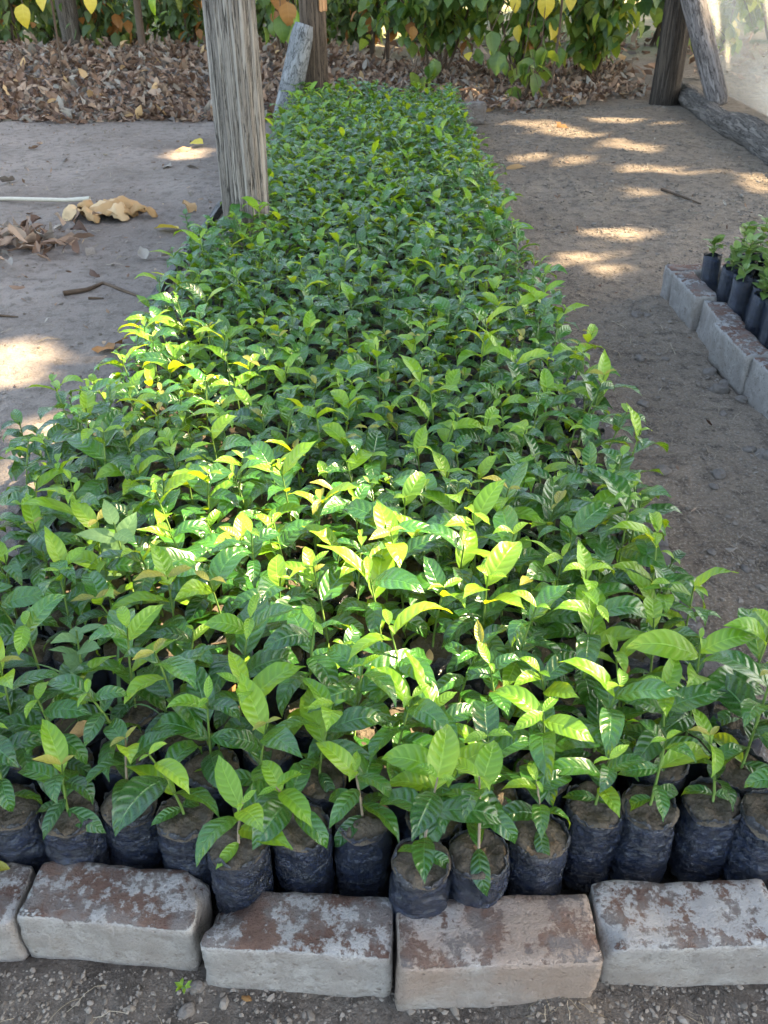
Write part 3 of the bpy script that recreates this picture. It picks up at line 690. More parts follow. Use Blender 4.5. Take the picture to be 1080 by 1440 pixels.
# its young plants in tall narrow bags
SB_R, SB_H = .033, .215
def tall_bag(seed):
    m = MB(); rows = []
    for i in range(9):
        z = SB_H * i / 8; f = .85 if i == 0 else 1
        rows.append([(SB_R * f * (1 + .10 * N(math.cos(a) * 2 + seed, math.sin(a) * 2, z * 22)) * math.cos(a), SB_R * f * (1 + .10 * N(math.cos(a) * 2 + seed, math.sin(a) * 2, z * 22)) * math.sin(a), z + (.012 * N(math.cos(a) * 2 + seed, math.sin(a) * 2, 3) if i == 8 else 0)) for a in [2 * math.pi * j / 16 for j in range(16)]])
    rows.append([(x * .93, y * .93, z - .02) for x, y, z in rows[-1]])
    b, n = m.grid(rows, 0, True); m.cap(b, n, 0, True); m.cap(b + 9 * n, n, 1, False); return m
TBM = [tall_bag(k) for k in range(4)]; TB = [t.mesh('bag', [M['tall_bag'], M['bag_soil']]) for t in TBM]
srnd = random.Random(31); smass = Mass(); ns = 0
for ri in range(27):
    for ci in range(12):
        x = RB + .145 + ci * .0715 + (.035 if ri % 2 else 0) + srnd.uniform(-.003, .003); y = 3.15 - ri * .070 + srnd.uniform(-.003, .003)
        px_, py_ = pix((x, y, .25))
        H = srnd.uniform(.04, .10) if ci == 0 else srnd.uniform(.08, .15)
        if px_ > 1130:                                           # the rest of the small bed, outside the picture
            off = np.array((x, y, -.008)); tb = TBM[srnd.randrange(4)]; smass.add(np.array(tb.v) + off, np.array([f for f in tb.f if len(f) == 4]), 0)
            for q in range(14): smass.leaf('small', srnd.randrange(6), leaf_mx(Vector((x, y, SB_H - .01 + H * (.1 + .9 * q / 14))), q * 2.4, R(srnd.uniform(5, 50)), srnd.uniform(.034, .056), srnd.uniform(-.4, .4)), 1)
            continue
        bare = ci == 0 and srnd.random() < .35
        near_edge = ci == 0
        e = empty('young_seedling', (x, y, -.008), 'small round leaved seedling in a tall black bag behind the pale bricks' if near_edge else 'small round leaved seedling inside the packed small bed', 'seedling', 'seedlings behind the pale bricks' if near_edge else 'seedlings inside the small bed')
        e.rotation_euler = (R(srnd.uniform(-4, 4)), R(srnd.uniform(-4, 4)), 0)
        obj('bag', TB[srnd.randrange(4)], e, Matrix.Rotation(srnd.uniform(0, 6), 4, 'Z'))
        m = MB(); m.tube([(0, 0, SB_H - .025), (.003, .002, SB_H + H * .6), (.005, 0, SB_H + H)], .0014, 5); m.build('stem', M['stem'], e)
        for q in range(6 if bare else 16):
            t = .05 + .95 * q / 16; obj('leaf', LEAF['small'].me[srnd.randrange(6)], e, leaf_mx(Vector((.004 * t, 0, SB_H + H * t)), q * 2.4 + srnd.uniform(-.3, .3), R(srnd.uniform(5, 50)), srnd.uniform(.034, .056), srnd.uniform(-.4, .4)))

tag(smass.build('young_seedling_mass', [M['tall_bag'], M['small']]), 'dense block of small round leaved seedlings filling the rest of the small bed', 'seedlings', None, 'stuff')
for k in range(4):
    o = obj('brick', rb_me[k]); o.location = (RB + .055, 3.06 - .268 * (k + 5), -.015); o.rotation_euler = (0, R(2 * (k % 2) - 1), R(-90) + .04 * (k % 3 - 1))
    tag(o, 'pale brick in the continuing edge of the small bed toward the front', 'brick', 'bricks continuing the small bed edge')

# ------------------------------------------------------------------ posts, logs, plank, sheet
def post(name, a, b, r0, r1, mat, label, cat, sides=28, groove=.10, knots=(), seed=0, splits=(), sway=.0):
    a, b = Vector(a), Vector(b); ax = (b - a); Ln = ax.length; n = max(8, int(Ln / .05)); m = MB(); rows = []
    for i in range(n + 1):
        t = i / n; r = lerp(r0, r1, t); row = []
        for j in range(sides):
            w = 2 * math.pi * j / sides
            g = 1 + groove * N(math.cos(w) * 3.5 + seed, math.sin(w) * 3.5, t * Ln * .7) + groove * .7 * N(math.cos(w) * 9 + seed, math.sin(w) * 9, t * Ln * .9) + .05 * N(math.cos(w) + seed, math.sin(w), t * Ln * 2)
            for cw, cd_, z0, z1 in splits:
                dw = abs((w - cw - .06 * math.sin(t * Ln * 3 + cw * 5) + math.pi) % (2 * math.pi) - math.pi)
                if dw < .13: g -= cd_ * (1 - dw / .13) ** .7 * sstep(z0, z0 + .15, t * Ln) * (1 - sstep(z1 - .2, z1, t * Ln))
            for kw, kz in knots:
                dk = math.hypot((w - kw) * r, t * Ln - kz) / .035
                if dk < 2: g += .10 * math.exp(-(dk - .9) ** 2 * 6) - .12 * math.exp(-dk * dk * 5)
            g *= (.80, .94)[min(i, n - i)] if min(i, n - i) < 2 else 1
            row.append((r * g * math.cos(w) + sway * N(t * Ln, seed, 1), r * g * math.sin(w) + sway * N(t * Ln, seed, 6), t * Ln))
        rows.append(row)
    bb, nn = m.grid(rows, 0, True); m.cap(bb, nn, 0, True); m.cap(bb + n * nn, nn, 0, False)
    o = m.build(name, mat); o.matrix_world = Matrix.Translation(a) @ ax.to_track_quat('Z', 'Y').to_matrix().to_4x4()
    return tag(o, label, cat)
post('wooden_post', (-.566, 3.56, -.1), (-.566, 3.58, 2.4), .088, .094, M['post'], 'thick grey weathered post with long cracks rising from the bed edge', 'post', 110, .13, seed=2, sway=.012, splits=((R(-100), .20, .1, 1.5), (R(-62), .14, .45, 2.2), (R(-128), .13, .3, 1.0), (R(-80), .10, -.1, .5), (R(-30), .15, 0, 1.6)), knots=((R(-78), .78),))
p0 = at(450, 124); 
bp = post('wooden_post', (-.545, 7.45, -.1), (-.54, 7.45, 1.9), .10, .105, M['post_brown'], 'short brown post with a bare orange cut, behind the grey leaning log', 'post', 28, .08, seed=5)
m = MB(); rows = []
for i in range(7):
    z = .78 + .05 * i + .1
    rows.append([(.106 * math.cos(w) * (1.02 + .03 * N(w * 3, i * .5, 2)), .106 * math.sin(w) * (1.02 + .03 * N(w * 3, i * .5, 2)), z + (.015 * N(w * 4, 1, 1) if i in (0, 6) else 0)) for w in [R(-150 + 12 * j) for j in range(11)]])
rows_in = [[(x * .8, y * .8, z) for x, y, z in r] for r in rows]
m.grid(rows); m.grid([list(reversed(r)) for r in rows_in]); m.grid([rows[0], rows_in[0]][::-1]); m.grid([rows[-1], rows_in[-1]])
m.build('bare_wood_patch', M['bare_wood'], bp)['label'] = 'bare orange wood where the bark is cut away'
post('leaning_log', (-.80, 7.18, -.02), (-.60, 7.28, .70), .098, .085, M['log_grey'], 'smooth grey round log leaning on the brown post', 'log', 24, .04, seed=9)
post('wooden_post', (2.52, 8.35, -.1), (2.50, 8.35, 2.2), .125, .115, M['post_dark'], 'dark almost black post beside the pale leaning brace', 'post', 48, .10, seed=12, splits=((R(-90), .14, .2, 1.2), (R(-120), .1, -.1, .7)))
post('leaning_brace', (2.80, 7.72, .08), (2.42, 8.12, 1.12), .085, .10, M['post_lean'], 'pale grey wooden brace leaning against the dark post', 'post', 24, .07, seed=15)
post('ground_log', (2.78, 8.9, .05), (2.50, 4.6, .05), .092, .105, M['log_dark'], 'dark log lying on the soil under the clear sheet', 'log', 28, .17, seed=18, sway=.06)
m = MB(); cur = [(2.62, 8.22, 1.4), (2.63, 8.18, 1.0), (2.60, 8.12, .75), (2.61, 8.1, .5), (2.70, 8.05, .3), (2.76, 8.0, .19)]
m.tube(cur, .013, 8); tag(m.build('cable', M['cable']), 'thin dark cable hanging beside the dark post', 'cable')
# clear sheet over the log
m = MB(); rows = []
for i in range(31):
    t = i / 30; y = lerp(7.78, 4.4, t); row = []
    for j in range(15):
        z = lerp(.16, 1.5, j / 14); sl = j / 14
        x = lerp(2.86 - .37 * (z - .1), 2.58, sstep(0, .9, t)) + .03 * N(y * 2.5, z * 1.5, 2) + .012 * N(y * 8, z * 3, 5)
        yy = y + .42 * (z - .1) * (1 - t)
        row.append((x + .02, yy, z))
    rows.append(row)
m.grid(rows); sh = m.build('plastic_sheet', M['net']); md = sh.modifiers.new('thickness', 'SOLIDIFY'); md.thickness = .0015
tag(sh, 'hazy clear plastic sheet hanging from the pale brace down to the log', 'plastic sheet')
# plank edging by bare soil
for k, (a, b, lab) in enumerate((((212, 432), (262, 362), 'weathered dark plank edging the bed by bare soil'), ((264, 358), (312, 292), 'grey plank ending at the thick grey post'))):
    A, B = at(*a), at(*b); d = (B - A); n = Vector((-d.y, d.x, 0)).normalized(); m = MB()
    for sgn in (0,):
        rows = []
        for i in range(9):
            p = A.lerp(B, i / 8); w = .018; h = .03 + .008 * N(i * .6, k, 4)
            rows.append([p + n * w + Vector((0, 0, -.03)), p + n * w * .8 + Vector((0, 0, h)), p - n * w * .8 + Vector((0, 0, h + .003)), p - n * w + Vector((0, 0, -.03))])
        bb, nn = m.grid(rows, 0, True); m.cap(bb, nn, 0, False); m.cap(bb + 8 * nn, nn, 0, True)
    tag(m.build('plank', M['plank'], None, False), lab, 'plank')

# ------------------------------------------------------------------ dry leaves, twigs, stones
def fallen(px, kind, L, label, az=None, z=.012, roll=None, group=None, var=None, zb=None):
    p = at(*px, zb or 0); g = gh(p.x, p.y) if zb is None else zb
    o = obj('fallen_leaf', LEAF[kind].me[rng.randrange(len(LEAF[kind].me)) if var is None else var])
    o.matrix_world = leaf_mx(Vector((p.x, p.y, g + z)), rng.uniform(0, 6.28) if az is None else az, R(rng.uniform(-6, 8)), L, rng.uniform(-.4, .4) if roll is None else roll)
    return tag(o, label, 'leaf', group)
fallen((252, 322), 'yellow', .13, 'bright yellow fallen leaf beside the thick grey post', 1.4, .012)
fallen((130, 498), 'dry_brown', .13, 'curled rust brown fallen leaf beside the sunlit soil', -1.3, .02)
fallen((270, 212), 'dry_tan', .18, 'pale tan fallen leaf pair in front of the leaf litter bank', 1.7, .02)
fallen((286, 207), 'yellow', .12, 'small yellow fallen leaf beside the pale tan one', 1.2, .02)
fallen((275, 292), 'dry_tan', .17, 'curled tan fallen leaf next to the post foot', 2.9, .03)
for q, (px_, L) in enumerate([((128, 384), .13), ((225, 362), .13), ((206, 368), .11), ((14, 410), .12), ((130, 350), .14), ((22, 258), .15), ((40, 210), .11), ((90, 228), .12), ((240, 355), .1), ((60, 200), .09), ((230, 240), .14), ((262, 240), .1), ((215, 160), .16), ((100, 205), .08)]):
    fallen(px_, 'dry_grey' if q % 3 else 'dry', L, 'small grey brown dry leaf on the swept soil', group='dry leaves on the swept soil')
fallen((800, 180), 'dry_brown', .12, 'brown dry leaf on the sunlit streak of the path', group=None)
fallen((740, 236), 'dry_tan', .16, 'pale straw coloured leaf blade lying on the path', 1.5)
for q, px_ in enumerate([(332, 962), (498, 880), (466, 912), (602, 938), (883, 952), (95, 1045), (700, 990)]):
    pz = at(*px_, .175); o = obj('fallen_leaf', LEAF['dry_tan' if q % 2 else 'dry_brown'].me[q % 10]); o.matrix_world = leaf_mx(Vector((pz.x, pz.y, .176)), rng.uniform(0, 6.28), R(10), .055, .2)
    tag(o, 'dead orange brown leaf caught between the bags of the long bed', 'leaf', 'dead leaves caught among the seedlings')
fallen((14, 1222), 'bronze', .055, 'yellow green leaf on the grey whitewashed brick', 1.5, .0, 0.1, zb=.10)
fallen((355, 1412), 'dry_brown', .03, 'small reddish chip of leaf below the broken brick', 1.0, .008)
# the big crumpled leaf with its pale stalk
c = at(148, 303); lf = empty('big_dry_leaf', (c.x, c.y, gh(c.x, c.y)), 'big crumpled orange tan dead leaf with a long pale stalk', 'leaf')
lobes = [(.0, .0, .24, .20, .2, .8), (-.02, .02, .20, .12, .10, 1.2), (.06, -.045, .13, .10, -.5, 1.0), (.05, .05, .22, .11, .35, 1.3), (-.13, -.04, .12, .09, -2.3, .9), (.16, .0, .17, .07, -.15, 1.1), (-.06, -.07, .14, .07, -.9, 1.0), (-.10, .05, .15, .08, 2.2, 1.2)]
for q, (lx, ly, L, W, az, cr) in enumerate(lobes):
    m = MB(); rows = []
    for i in range(11):
        t = i / 10; row = []
        for j in range(9):
            s_ = j / 8 * 2 - 1; w = W * .68 * math.sin(math.pi * (t * .86 + .1)) ** .7 * (1 + .35 * N(t * 9, q, s_ * 2))
            a_ = s_ * cr; yy = (t - .3) * L
            xx = math.sin(a_) * w / max(.6, cr); zz = .022 + (math.cos(a_) - math.cos(cr)) * w * .8 + .034 * N(xx * 20 + q, yy * 20, q) + .014 * N(xx * 55 + q, yy * 55, q) + .03 * math.sin(t * 3.0) - .03 * t
            row.append((xx, yy, max(.004, zz)))
        rows.append(row)
    m.grid(rows); o = m.build('lobe', M['dry_tan'], lf); o.matrix_local = Matrix.Translation((lx, ly, 0)) @ Matrix.Rotation(az - math.pi / 2, 4, 'Z')
    md = o.modifiers.new('thickness', 'SOLIDIFY'); md.thickness = .002
m = MB(); a = at(88, 291) - c; b = at(-60, 284) - c; m.tube([Vector((a.x + .16, a.y - .01, .05)), Vector((a.x + .03, a.y, .04)), a.lerp(b, .5) + Vector((0, 0, .035)), b + Vector((0, 0, .015))], [.012, .011, .010, .011], 8)
m.build('stalk', M['petiole'], lf)
def stick(pts, r, label, mat='branch', name='twig', lift=.006):
    m = MB(); P = []
    for x, y in pts:
        p = at(x, y); P.append(Vector((p.x, p.y, gh(p.x, p.y) + lift)))
    Q = []
    for i in range(len(P) - 1):
        for k in range(3):
            t = k / 3; q = P[i].lerp(P[i + 1], t); Q.append(q + Vector((.006 * N(i * 3 + k, 1, 1), .006 * N(i * 3 + k, 5, 1), 0)))
    Q.append(P[-1]); m.tube(Q, [r * lerp(1, .5, i / (len(Q) - 1)) for i in range(len(Q))], 6, 0, .25)
    return tag(m.build(name, M[mat]), label, 'twig')
stick([(90, 417), (122, 411), (145, 400), (172, 409), (200, 419)], .011, 'dark bent twig lying on the swept soil')
stick([(125, 421), (146, 421)], .006, 'short dark twig below the bent twig')
stick([(0, 444), (25, 444)], .005, 'thin dark twig near the sunlit soil')
stick([(930, 268), (965, 283), (985, 289)], .008, 'thin twig lying on the path by the log')

# joined scatter: nobody could count it
def ico(seed, s):
    return None
t_ = (1 + 5 ** .5) / 2
IV = np.array([(-1, t_, 0), (1, t_, 0), (-1, -t_, 0), (1, -t_, 0), (0, -1, t_), (0, 1, t_), (0, -1, -t_), (0, 1, -t_), (t_, 0, -1), (t_, 0, 1), (-t_, 0, -1), (-t_, 0, 1)]) / 1.9
IF = np.array([(0, 11, 5, 5), (0, 5, 1, 1), (0, 1, 7, 7), (0, 7, 10, 10), (0, 10, 11, 11), (1, 5, 9, 9), (5, 11, 4, 4), (11, 10, 2, 2), (10, 7, 6, 6), (7, 1, 8, 8), (3, 9, 4, 4), (3, 4, 2, 2), (3, 2, 6, 6), (3, 6, 8, 8), (3, 8, 9, 9), (4, 9, 5, 5), (2, 4, 11, 11), (6, 2, 10, 10), (8, 6, 7, 7), (9, 8, 1, 1)])
gm = Mass()
def pebble(x, y, s):
    V = IV * (1 + nr.uniform(-.42, .30, (12, 1))) * np.array((s * nr.uniform(.8, 1.4), s * nr.uniform(.7, 1.1), s * nr.uniform(.45, .75)))
    a = nr.uniform(0, 6.28); c_, s_ = math.cos(a), math.sin(a); V = V @ np.array(((c_, s_, 0), (-s_, c_, 0), (0, 0, 1)))
    gm.add(V + np.array((x, y, gh(x, y) + s * .12)), IF, 0)
def ok_ground(x, y): return not (-.72 < x < .70 and .55 < y < 7.5) and not (x > RB - .01 and y < 3.4 and x < 2)
for k in range(24000):
    y = .3 + 8 * nr.rand() ** 1.8; x = nr.uniform(.68, 2.5)
    if ok_ground(x, y) and N(x * 3, y * 3, 6) > nr.uniform(-.55, .3): pebble(x, y, .0018 + .0034 * nr.rand() ** 2 + .009 * nr.rand() ** 22 + .0005 * y)
for k in range(7500): pebble(nr.uniform(-.7, .75), nr.uniform(.36, .60), .0011 + .0030 * nr.rand() ** 3 + .004 * nr.rand() ** 25)
for k in range(1800):
    y = 1.6 + 6 * nr.rand() ** 1.5; pebble(nr.uniform(-3, -.85), y, .0018 + .006 * nr.rand() ** 5 + .0005 * y)
tag(gm.build('gravel', [M['stone']]), 'fine gravel and crumbs of soil strewn over the ground', 'gravel', None, 'stuff')
def stone(px_, s, label, group=None, seed=0):
    p = at(*px_); m = MB(); rr = np.random.RandomState(seed); rows = []
    for i in range(11):
        th = math.pi * (i + .35) / 11.0; rows.append([(s * math.sin(th) * math.cos(w) * (1 + .45 * N(math.cos(w) * 1.1 + seed, math.sin(w) * 1.1, i * .35) + .2 * N(math.cos(w) * 3 + seed, math.sin(w) * 3, i * .8)), s * .8 * math.sin(th) * math.sin(w) * (1 + .45 * N(math.cos(w) * 1.1 + seed, math.sin(w) * 1.1, i * .35) + .2 * N(math.cos(w) * 3 + seed, math.sin(w) * 3, i * .8)), s * .55 * math.cos(th) * (1 + .4 * N(math.cos(w) * 1.6, math.sin(w) * 1.6 + seed, i * .5))) for w in [2 * math.pi * j / 15 for j in range(15)]])
    b, n = m.grid(rows, 0, True); m.cap(b, n, 0, True); m.cap(b + 10 * n, n, 0, False)
    o = m.build('stone', M['stone_big']); o.location = (p.x, p.y, gh(p.x, p.y) + s * .10); o.rotation_euler = (0, 0, rr.uniform(0, 6)); return tag(o, label, 'stone', group)
for q, (px_, s) in enumerate([((1000, 522), .026), ((1012, 545), .030), ((1022, 535), .02), ((1003, 480), .02), ((1045, 560), .022), ((1018, 580), .016), ((1076, 640), .03), ((1055, 632), .02)]):
    stone(px_, s, 'grey stone at the foot of the pale bricks', 'stones at the foot of the pale bricks', q)
for q, (px_, s) in enumerate([((895, 445), .022), ((910, 445), .016), ((900, 505), .022), ((935, 505), .014), ((905, 570), .018), ((905, 605), .014), ((912, 617), .016), ((893, 595), .014), ((1010, 675), .022), ((1003, 690), .014), ((930, 668), .026), ((1000, 780), .012), ((1048, 800), .012)]):
    stone(px_, s, 'small grey brown stone trodden into the dirt path', 'stones trodden into the path', 20 + q)
stone((278, 1388), .012, 'pale pebble under the gap between two front bricks', None, 50); stone((262, 1422), .012, 'grey pebble in the soil below the turned brick', None, 51); stone((262, 1388), .008, 'dark pebble next to the pale pebble', None, 52)

sm = Mass()
def straw(x, y, L, w, curl=.6):
    a = nr.uniform(0, 6.28); n = 4; V = []; th = a; p = np.array((x, y)); 
    for i in range(n + 1):
        d = np.array((math.cos(th), math.sin(th))); q = np.array((-d[1], d[0])) * w
        z = gh(p[0], p[1]) + .004 + .01 * math.sin(math.pi * i / n) * nr.rand()
        V += [(p[0] - q[0], p[1] - q[1], z), (p[0] + q[0], p[1] + q[1], z + w * .5)]; th += nr.uniform(-curl, curl); p = p + d * L / n
    sm.add(np.array(V), np.array([(2 * i, 2 * i + 1, 2 * i + 3, 2 * i + 2) for i in range(n)]), 0)
for k in range(1700):
    y = 2.2 + 6.3 * nr.rand(); x = nr.uniform(.72, 2.4)
    if ok_ground(x, y) and N(x * 1.5, y * 1.5, 3) > nr.uniform(-.5, .35): straw(x, y, nr.uniform(.02, .10), .0006 + .00016 * y)
for k in range(160): straw(nr.uniform(.7, 1.05), nr.uniform(.9, 2.4), nr.uniform(.02, .07), .0005)
for k in range(70): straw(nr.uniform(-.62, -.25), nr.uniform(.38, .56), nr.uniform(.015, .06), .00035)
for k in range(60): straw(nr.uniform(.15, .6), nr.uniform(.40, .56), nr.uniform(.015, .04), .00035)
for k in range(260): straw(nr.uniform(-3.0, -.9), nr.uniform(2, 7.4), nr.uniform(.03, .10), .0016)
tag(sm.build('straw_litter', [M['straw']]), 'loose bits of dry straw scattered over the soil', 'straw', None, 'stuff')

lm = Mass(); DR = [M['dry'], M['dry_grey'], M['dry_tan']]
def litter(x, y, L, hz):
    kind = ('dry', 'dry', 'dry_grey', 'dry_tan')[int(nr.choice(4, p=(.52, .25, .205, .025)))]
    mx = leaf_mx(Vector((x, y, gh(x, y) + hz)), nr.uniform(0, 6.28), R(nr.uniform(-35, 55)), L, nr.uniform(-1.0, 1.0)); lm.leaf(kind, int(nr.randint(10)), mx, {'dry': 0, 'dry_grey': 1, 'dry_tan': 2}[kind])
for k in range(9500):
    x = nr.uniform(-5.2, -.45); edge = 7.45 + .22 * N(x * 1.4, 3, 3); y = edge + 2.9 * nr.rand() ** 1.25
    litter(x, y, nr.uniform(.05, .135), .015 + .11 * nr.rand() * sstep(0, .6, y - edge))
for k in range(4200):
    x = nr.uniform(-.5, 2.5); edge = 7.75 + .9 * sstep(.9, 2.4, x) + .2 * N(x * 2, 3, 3); litter(x, edge + 2.4 * nr.rand(), nr.uniform(.05, .12), .01 + .07 * nr.rand())
for k in range(900): litter(nr.uniform(-4, 5), nr.uniform(9.5, 14), nr.uniform(.1, .2), .03)
for k in range(420): litter(nr.uniform(-3.4, -.85), 2.0 + 5.4 * nr.rand(), nr.uniform(.012, .045), .006)
for k in range(160): litter(nr.uniform(.7, 2.4), 1.2 + 7 * nr.rand(), nr.uniform(.012, .04), .006)
c = at(22, 345)
for k in range(150): litter(c.x + nr.normal(0, .16), c.y + nr.normal(0, .13), nr.uniform(.06, .13), .01 + .05 * nr.rand())
tag(lm.build('leaf_litter', DR), 'thick bank of brown curled dead leaves behind the beds', 'leaf litter', None, 'stuff')

# ------------------------------------------------------------------ weeds among the seedlings
def weed(px_, z, H, nl, L, label, kind='weed', spread=(5, 45), seed=0, group=None):
    p = at(*px_, z); r = random.Random(seed); base = gh(p.x, p.y) if z == 0 else SOIL_Z - .01
    e = empty('weed', (p.x, p.y, base), label, 'weed', group); m = MB(); lean = (r.uniform(-.02, .02), r.uniform(-.02, .02))
    pts = [Vector((lean[0] * t, lean[1] * t, H * t)) for t in (0, .25, .5, .75, 1)]; m.tube(pts, [.0026, .0024, .002, .0017, .0012], 6); m.build('stem', M['stem'], e)
    for q in range(nl):
        t = .35 + .65 * (q + .5) / nl; n = len(LEAF[kind].me)
        obj('leaf', LEAF[kind].me[r.randrange(n)], e, leaf_mx(Vector((lean[0] * t, lean[1] * t, H * t)), q * 2.4 + r.uniform(-.3, .3), R(r.uniform(*spread)), L * r.uniform(.75, 1.15) * (1.1 - .35 * t), r.uniform(-.3, .3)))
weed((170, 745), .33, .19, 9, .078, 'dull blue green weed with broad matte leaves above the seedlings', seed=3)
weed((95, 905), .31, .17, 11, .06, 'pale grey green weed with narrow leaves near the front row', seed=6)
weed((118, 640), .0, .19, 16, .085, 'leafy weed outside the bed beside the sunlit soil', 'leaf', seed=9)
weed((52, 690), .0, .20, 18, .085, 'bushy weed outside the bed, further from the sunlit soil', 'leaf', seed=12)
weed((250, 1386), .0, .03, 6, .016, 'tiny green sprout under the gap between two front bricks', 'young', seed=15)
weed((268, 335), .0, .12, 9, .055, 'green weed at the foot of the thick grey post', 'weed', seed=18)
weed((235, 95), .0, .35, 7, .22, 'light green sapling standing in the leaf litter', 'young', seed=21)
gmx = Mass()
e = empty('grass_tuft', at(170, 1010, SOIL_Z), 'thin grass tuft with long blades among the seedlings', 'grass')
for q in range(5):
    m = MB(); a = q * 1.3 + .4; L = .13 + .02 * (q % 3); rows = []
    for i in range(8):
        t = i / 7; w = .0035 * (1 - t) + .0003; d = L * (t * .8); z = L * (t - .55 * t * t) * 1.3
        rows.append([(math.cos(a) * d - math.sin(a) * w, math.sin(a) * d + math.cos(a) * w, z), (math.cos(a) * d, math.sin(a) * d, z - w * .5), (math.cos(a) * d + math.sin(a) * w, math.sin(a) * d - math.cos(a) * w, z)])
    m.grid(rows); m.build('blade', M['weed'], e)

# ------------------------------------------------------------------ shrubs and trees behind
def shrub(x, y, H, spread, n_stem, n_leaf, kinds, L, label, group=None, seed=0, single=0, droop=(-80, -20), zmin=.15, zmax=None, name='shrub', stem_r=.014):
    r = random.Random(seed); g = gh(x, y); e = empty(name, (x, y, g), label, 'shrub', group); twigs = []
    for k in range(n_stem):
        a = r.uniform(0, 6.28); b = Vector((r.uniform(-.12, .12) * spread, r.uniform(-.08, .08) * spread, -.03)); tip = Vector((math.cos(a) * spread * r.uniform(.25, 1), math.sin(a) * spread * r.uniform(.2, .7), H * r.uniform(.6, 1)))
        pts = [b.lerp(tip, t) + Vector((.07 * N(t * 3 + k, seed, 1), .07 * N(t * 3 + k, seed, 7), .18 * H * math.sin(math.pi * t) * r.uniform(-.2, .5))) for t in [i / 7 for i in range(8)]]
        m = MB(); m.tube(pts, [stem_r * lerp(1, .3, i / 7) for i in range(8)], 7, 0, .2, k); m.build('branch', M['branch'], e); twigs.append(pts)
        for q in range(3):
            t0 = r.randrange(2, 7); d = Vector((r.uniform(-1, 1), r.uniform(-.8, .5), r.uniform(-.5, .6))) * .38 * spread
            tp = [pts[t0] + d * s_ + Vector((0, 0, -.12 * s_ * s_)) for s_ in (0, .33, .66, 1)]
            m = MB(); m.tube(tp, [stem_r * .4, stem_r * .35, stem_r * .3, stem_r * .2], 5); m.build('branch', M['branch'], e); twigs.append(tp)
    spots_ = []
    for k in range(n_leaf):
        tw = r.choice(twigs); i = r.randrange(len(tw) - 1); p = tw[i].lerp(tw[i + 1], r.random()) + Vector((r.gauss(0, .07), r.gauss(0, .06), r.gauss(0, .06))) * (.5 + spread)
        if p.z < zmin * r.uniform(.7, 1.4): p.z = zmin + r.uniform(0, .5) * H
        kind = r.choices([q[0] for q in kinds], [q[1] for q in kinds])[0]
        spots_.append((p.y, kind, r.randrange(6), leaf_mx(p, r.uniform(0, 6.28), R(r.uniform(*droop)), L * r.uniform(.55, 1.2), r.uniform(-.6, .6))))
    spots_.sort(key=lambda q: q[0]); fm = Mass(); ks = [q[0] for q in kinds]; low = [q for q in spots_ if q[3].translation.z < .95]
    chosen = set(id(q) for q in low[:single])
    for q in spots_:
        if id(q) in chosen: obj('leaf', LEAF[q[1]].me[q[2]], e, q[3])
        else: fm.leaf(q[1], q[2], q[3], ks.index(q[1]))
    if fm.n: tag(fm.build('foliage', [M[k] for k in ks], e), None, None, None, 'stuff')
    return e
HK = [('hedge', 70), ('hedge_pale', 22), ('yellow', 3), ('rust', 2)]
shrub(.55, 9.6, 1.7, .85, 7, 720, HK, .14, 'broad leaved shrub behind the far end of the long bed', None, 1, 45, zmin=.35)
shrub(1.30, 9.2, 1.7, .75, 8, 760, HK, .15, 'dense shrub with drooping oval leaves and a yellow leaf above the path end', None, 2, 90, zmin=.30)
shrub(2.05, 9.5, 1.7, .8, 8, 820, HK, .15, 'leafy green shrub next to the dark post', None, 3, 80, zmin=.25)
shrub(-.05, 10.6, 1.8, .9, 6, 520, [('far_green', 50), ('hedge_pale', 20), ('rust', 10)], .15, 'loose shrub with gaps above sunlit dead leaves', None, 4, 20, zmin=.4)
shrub(-.95, 9.4, 1.8, .55, 5, 130, [('hedge', 60), ('rust', 14), ('hedge_pale', 20)], .2, 'shrub with hanging green and rust leaves behind the brown post', None, 5, 40, zmin=.35)
shrub(1.25, 8.35, .5, .35, 4, 20, [('hedge', 60), ('hedge_pale', 40)], .17, 'low trailing shoot with round leaves over the litter at the path end', None, 6, 20, zmin=.10, stem_r=.008)
shrub(.35, 8.6, .5, .3, 3, 9, [('hedge', 60), ('hedge_pale', 40)], .16, 'sparse shoot in the litter behind the long bed', None, 66, 9, zmin=.12, stem_r=.008)
shrub(-2.0, 10.4, 1.9, .9, 6, 520, [('far_green', 60), ('rust', 8), ('hedge_pale', 20)], .14, 'thin stemmed bush behind the litter bank by the thick post', None, 7, 25, zmin=.22)
shrub(-3.0, 10.2, 1.9, .9, 5, 520, [('far_green', 60), ('rust', 20), ('hedge_pale', 14)], .14, 'bush with rusty withered leaves behind the litter bank', None, 8, 25, zmin=.2)
shrub(-4.1, 10.6, 1.9, 1.0, 6, 620, [('far_green', 70), ('hedge_pale', 14), ('rust', 5)], .14, 'shady green bush at the far end of the litter bank', None, 9, 25, zmin=.15)
shrub(3.3, 9.6, 1.8, .9, 6, 300, [('hedge_pale', 50), ('hedge', 30), ('yellow', 10)], .17, 'pale green shrub seen through the clear sheet', None, 10, 25, zmin=.3)
shrub(3.9, 7.6, 1.5, .6, 5, 140, [('hedge_pale', 60), ('hedge', 20), ('yellow', 12)], .18, 'yellowish shrub close behind the clear sheet', None, 13, 15, zmin=.35)
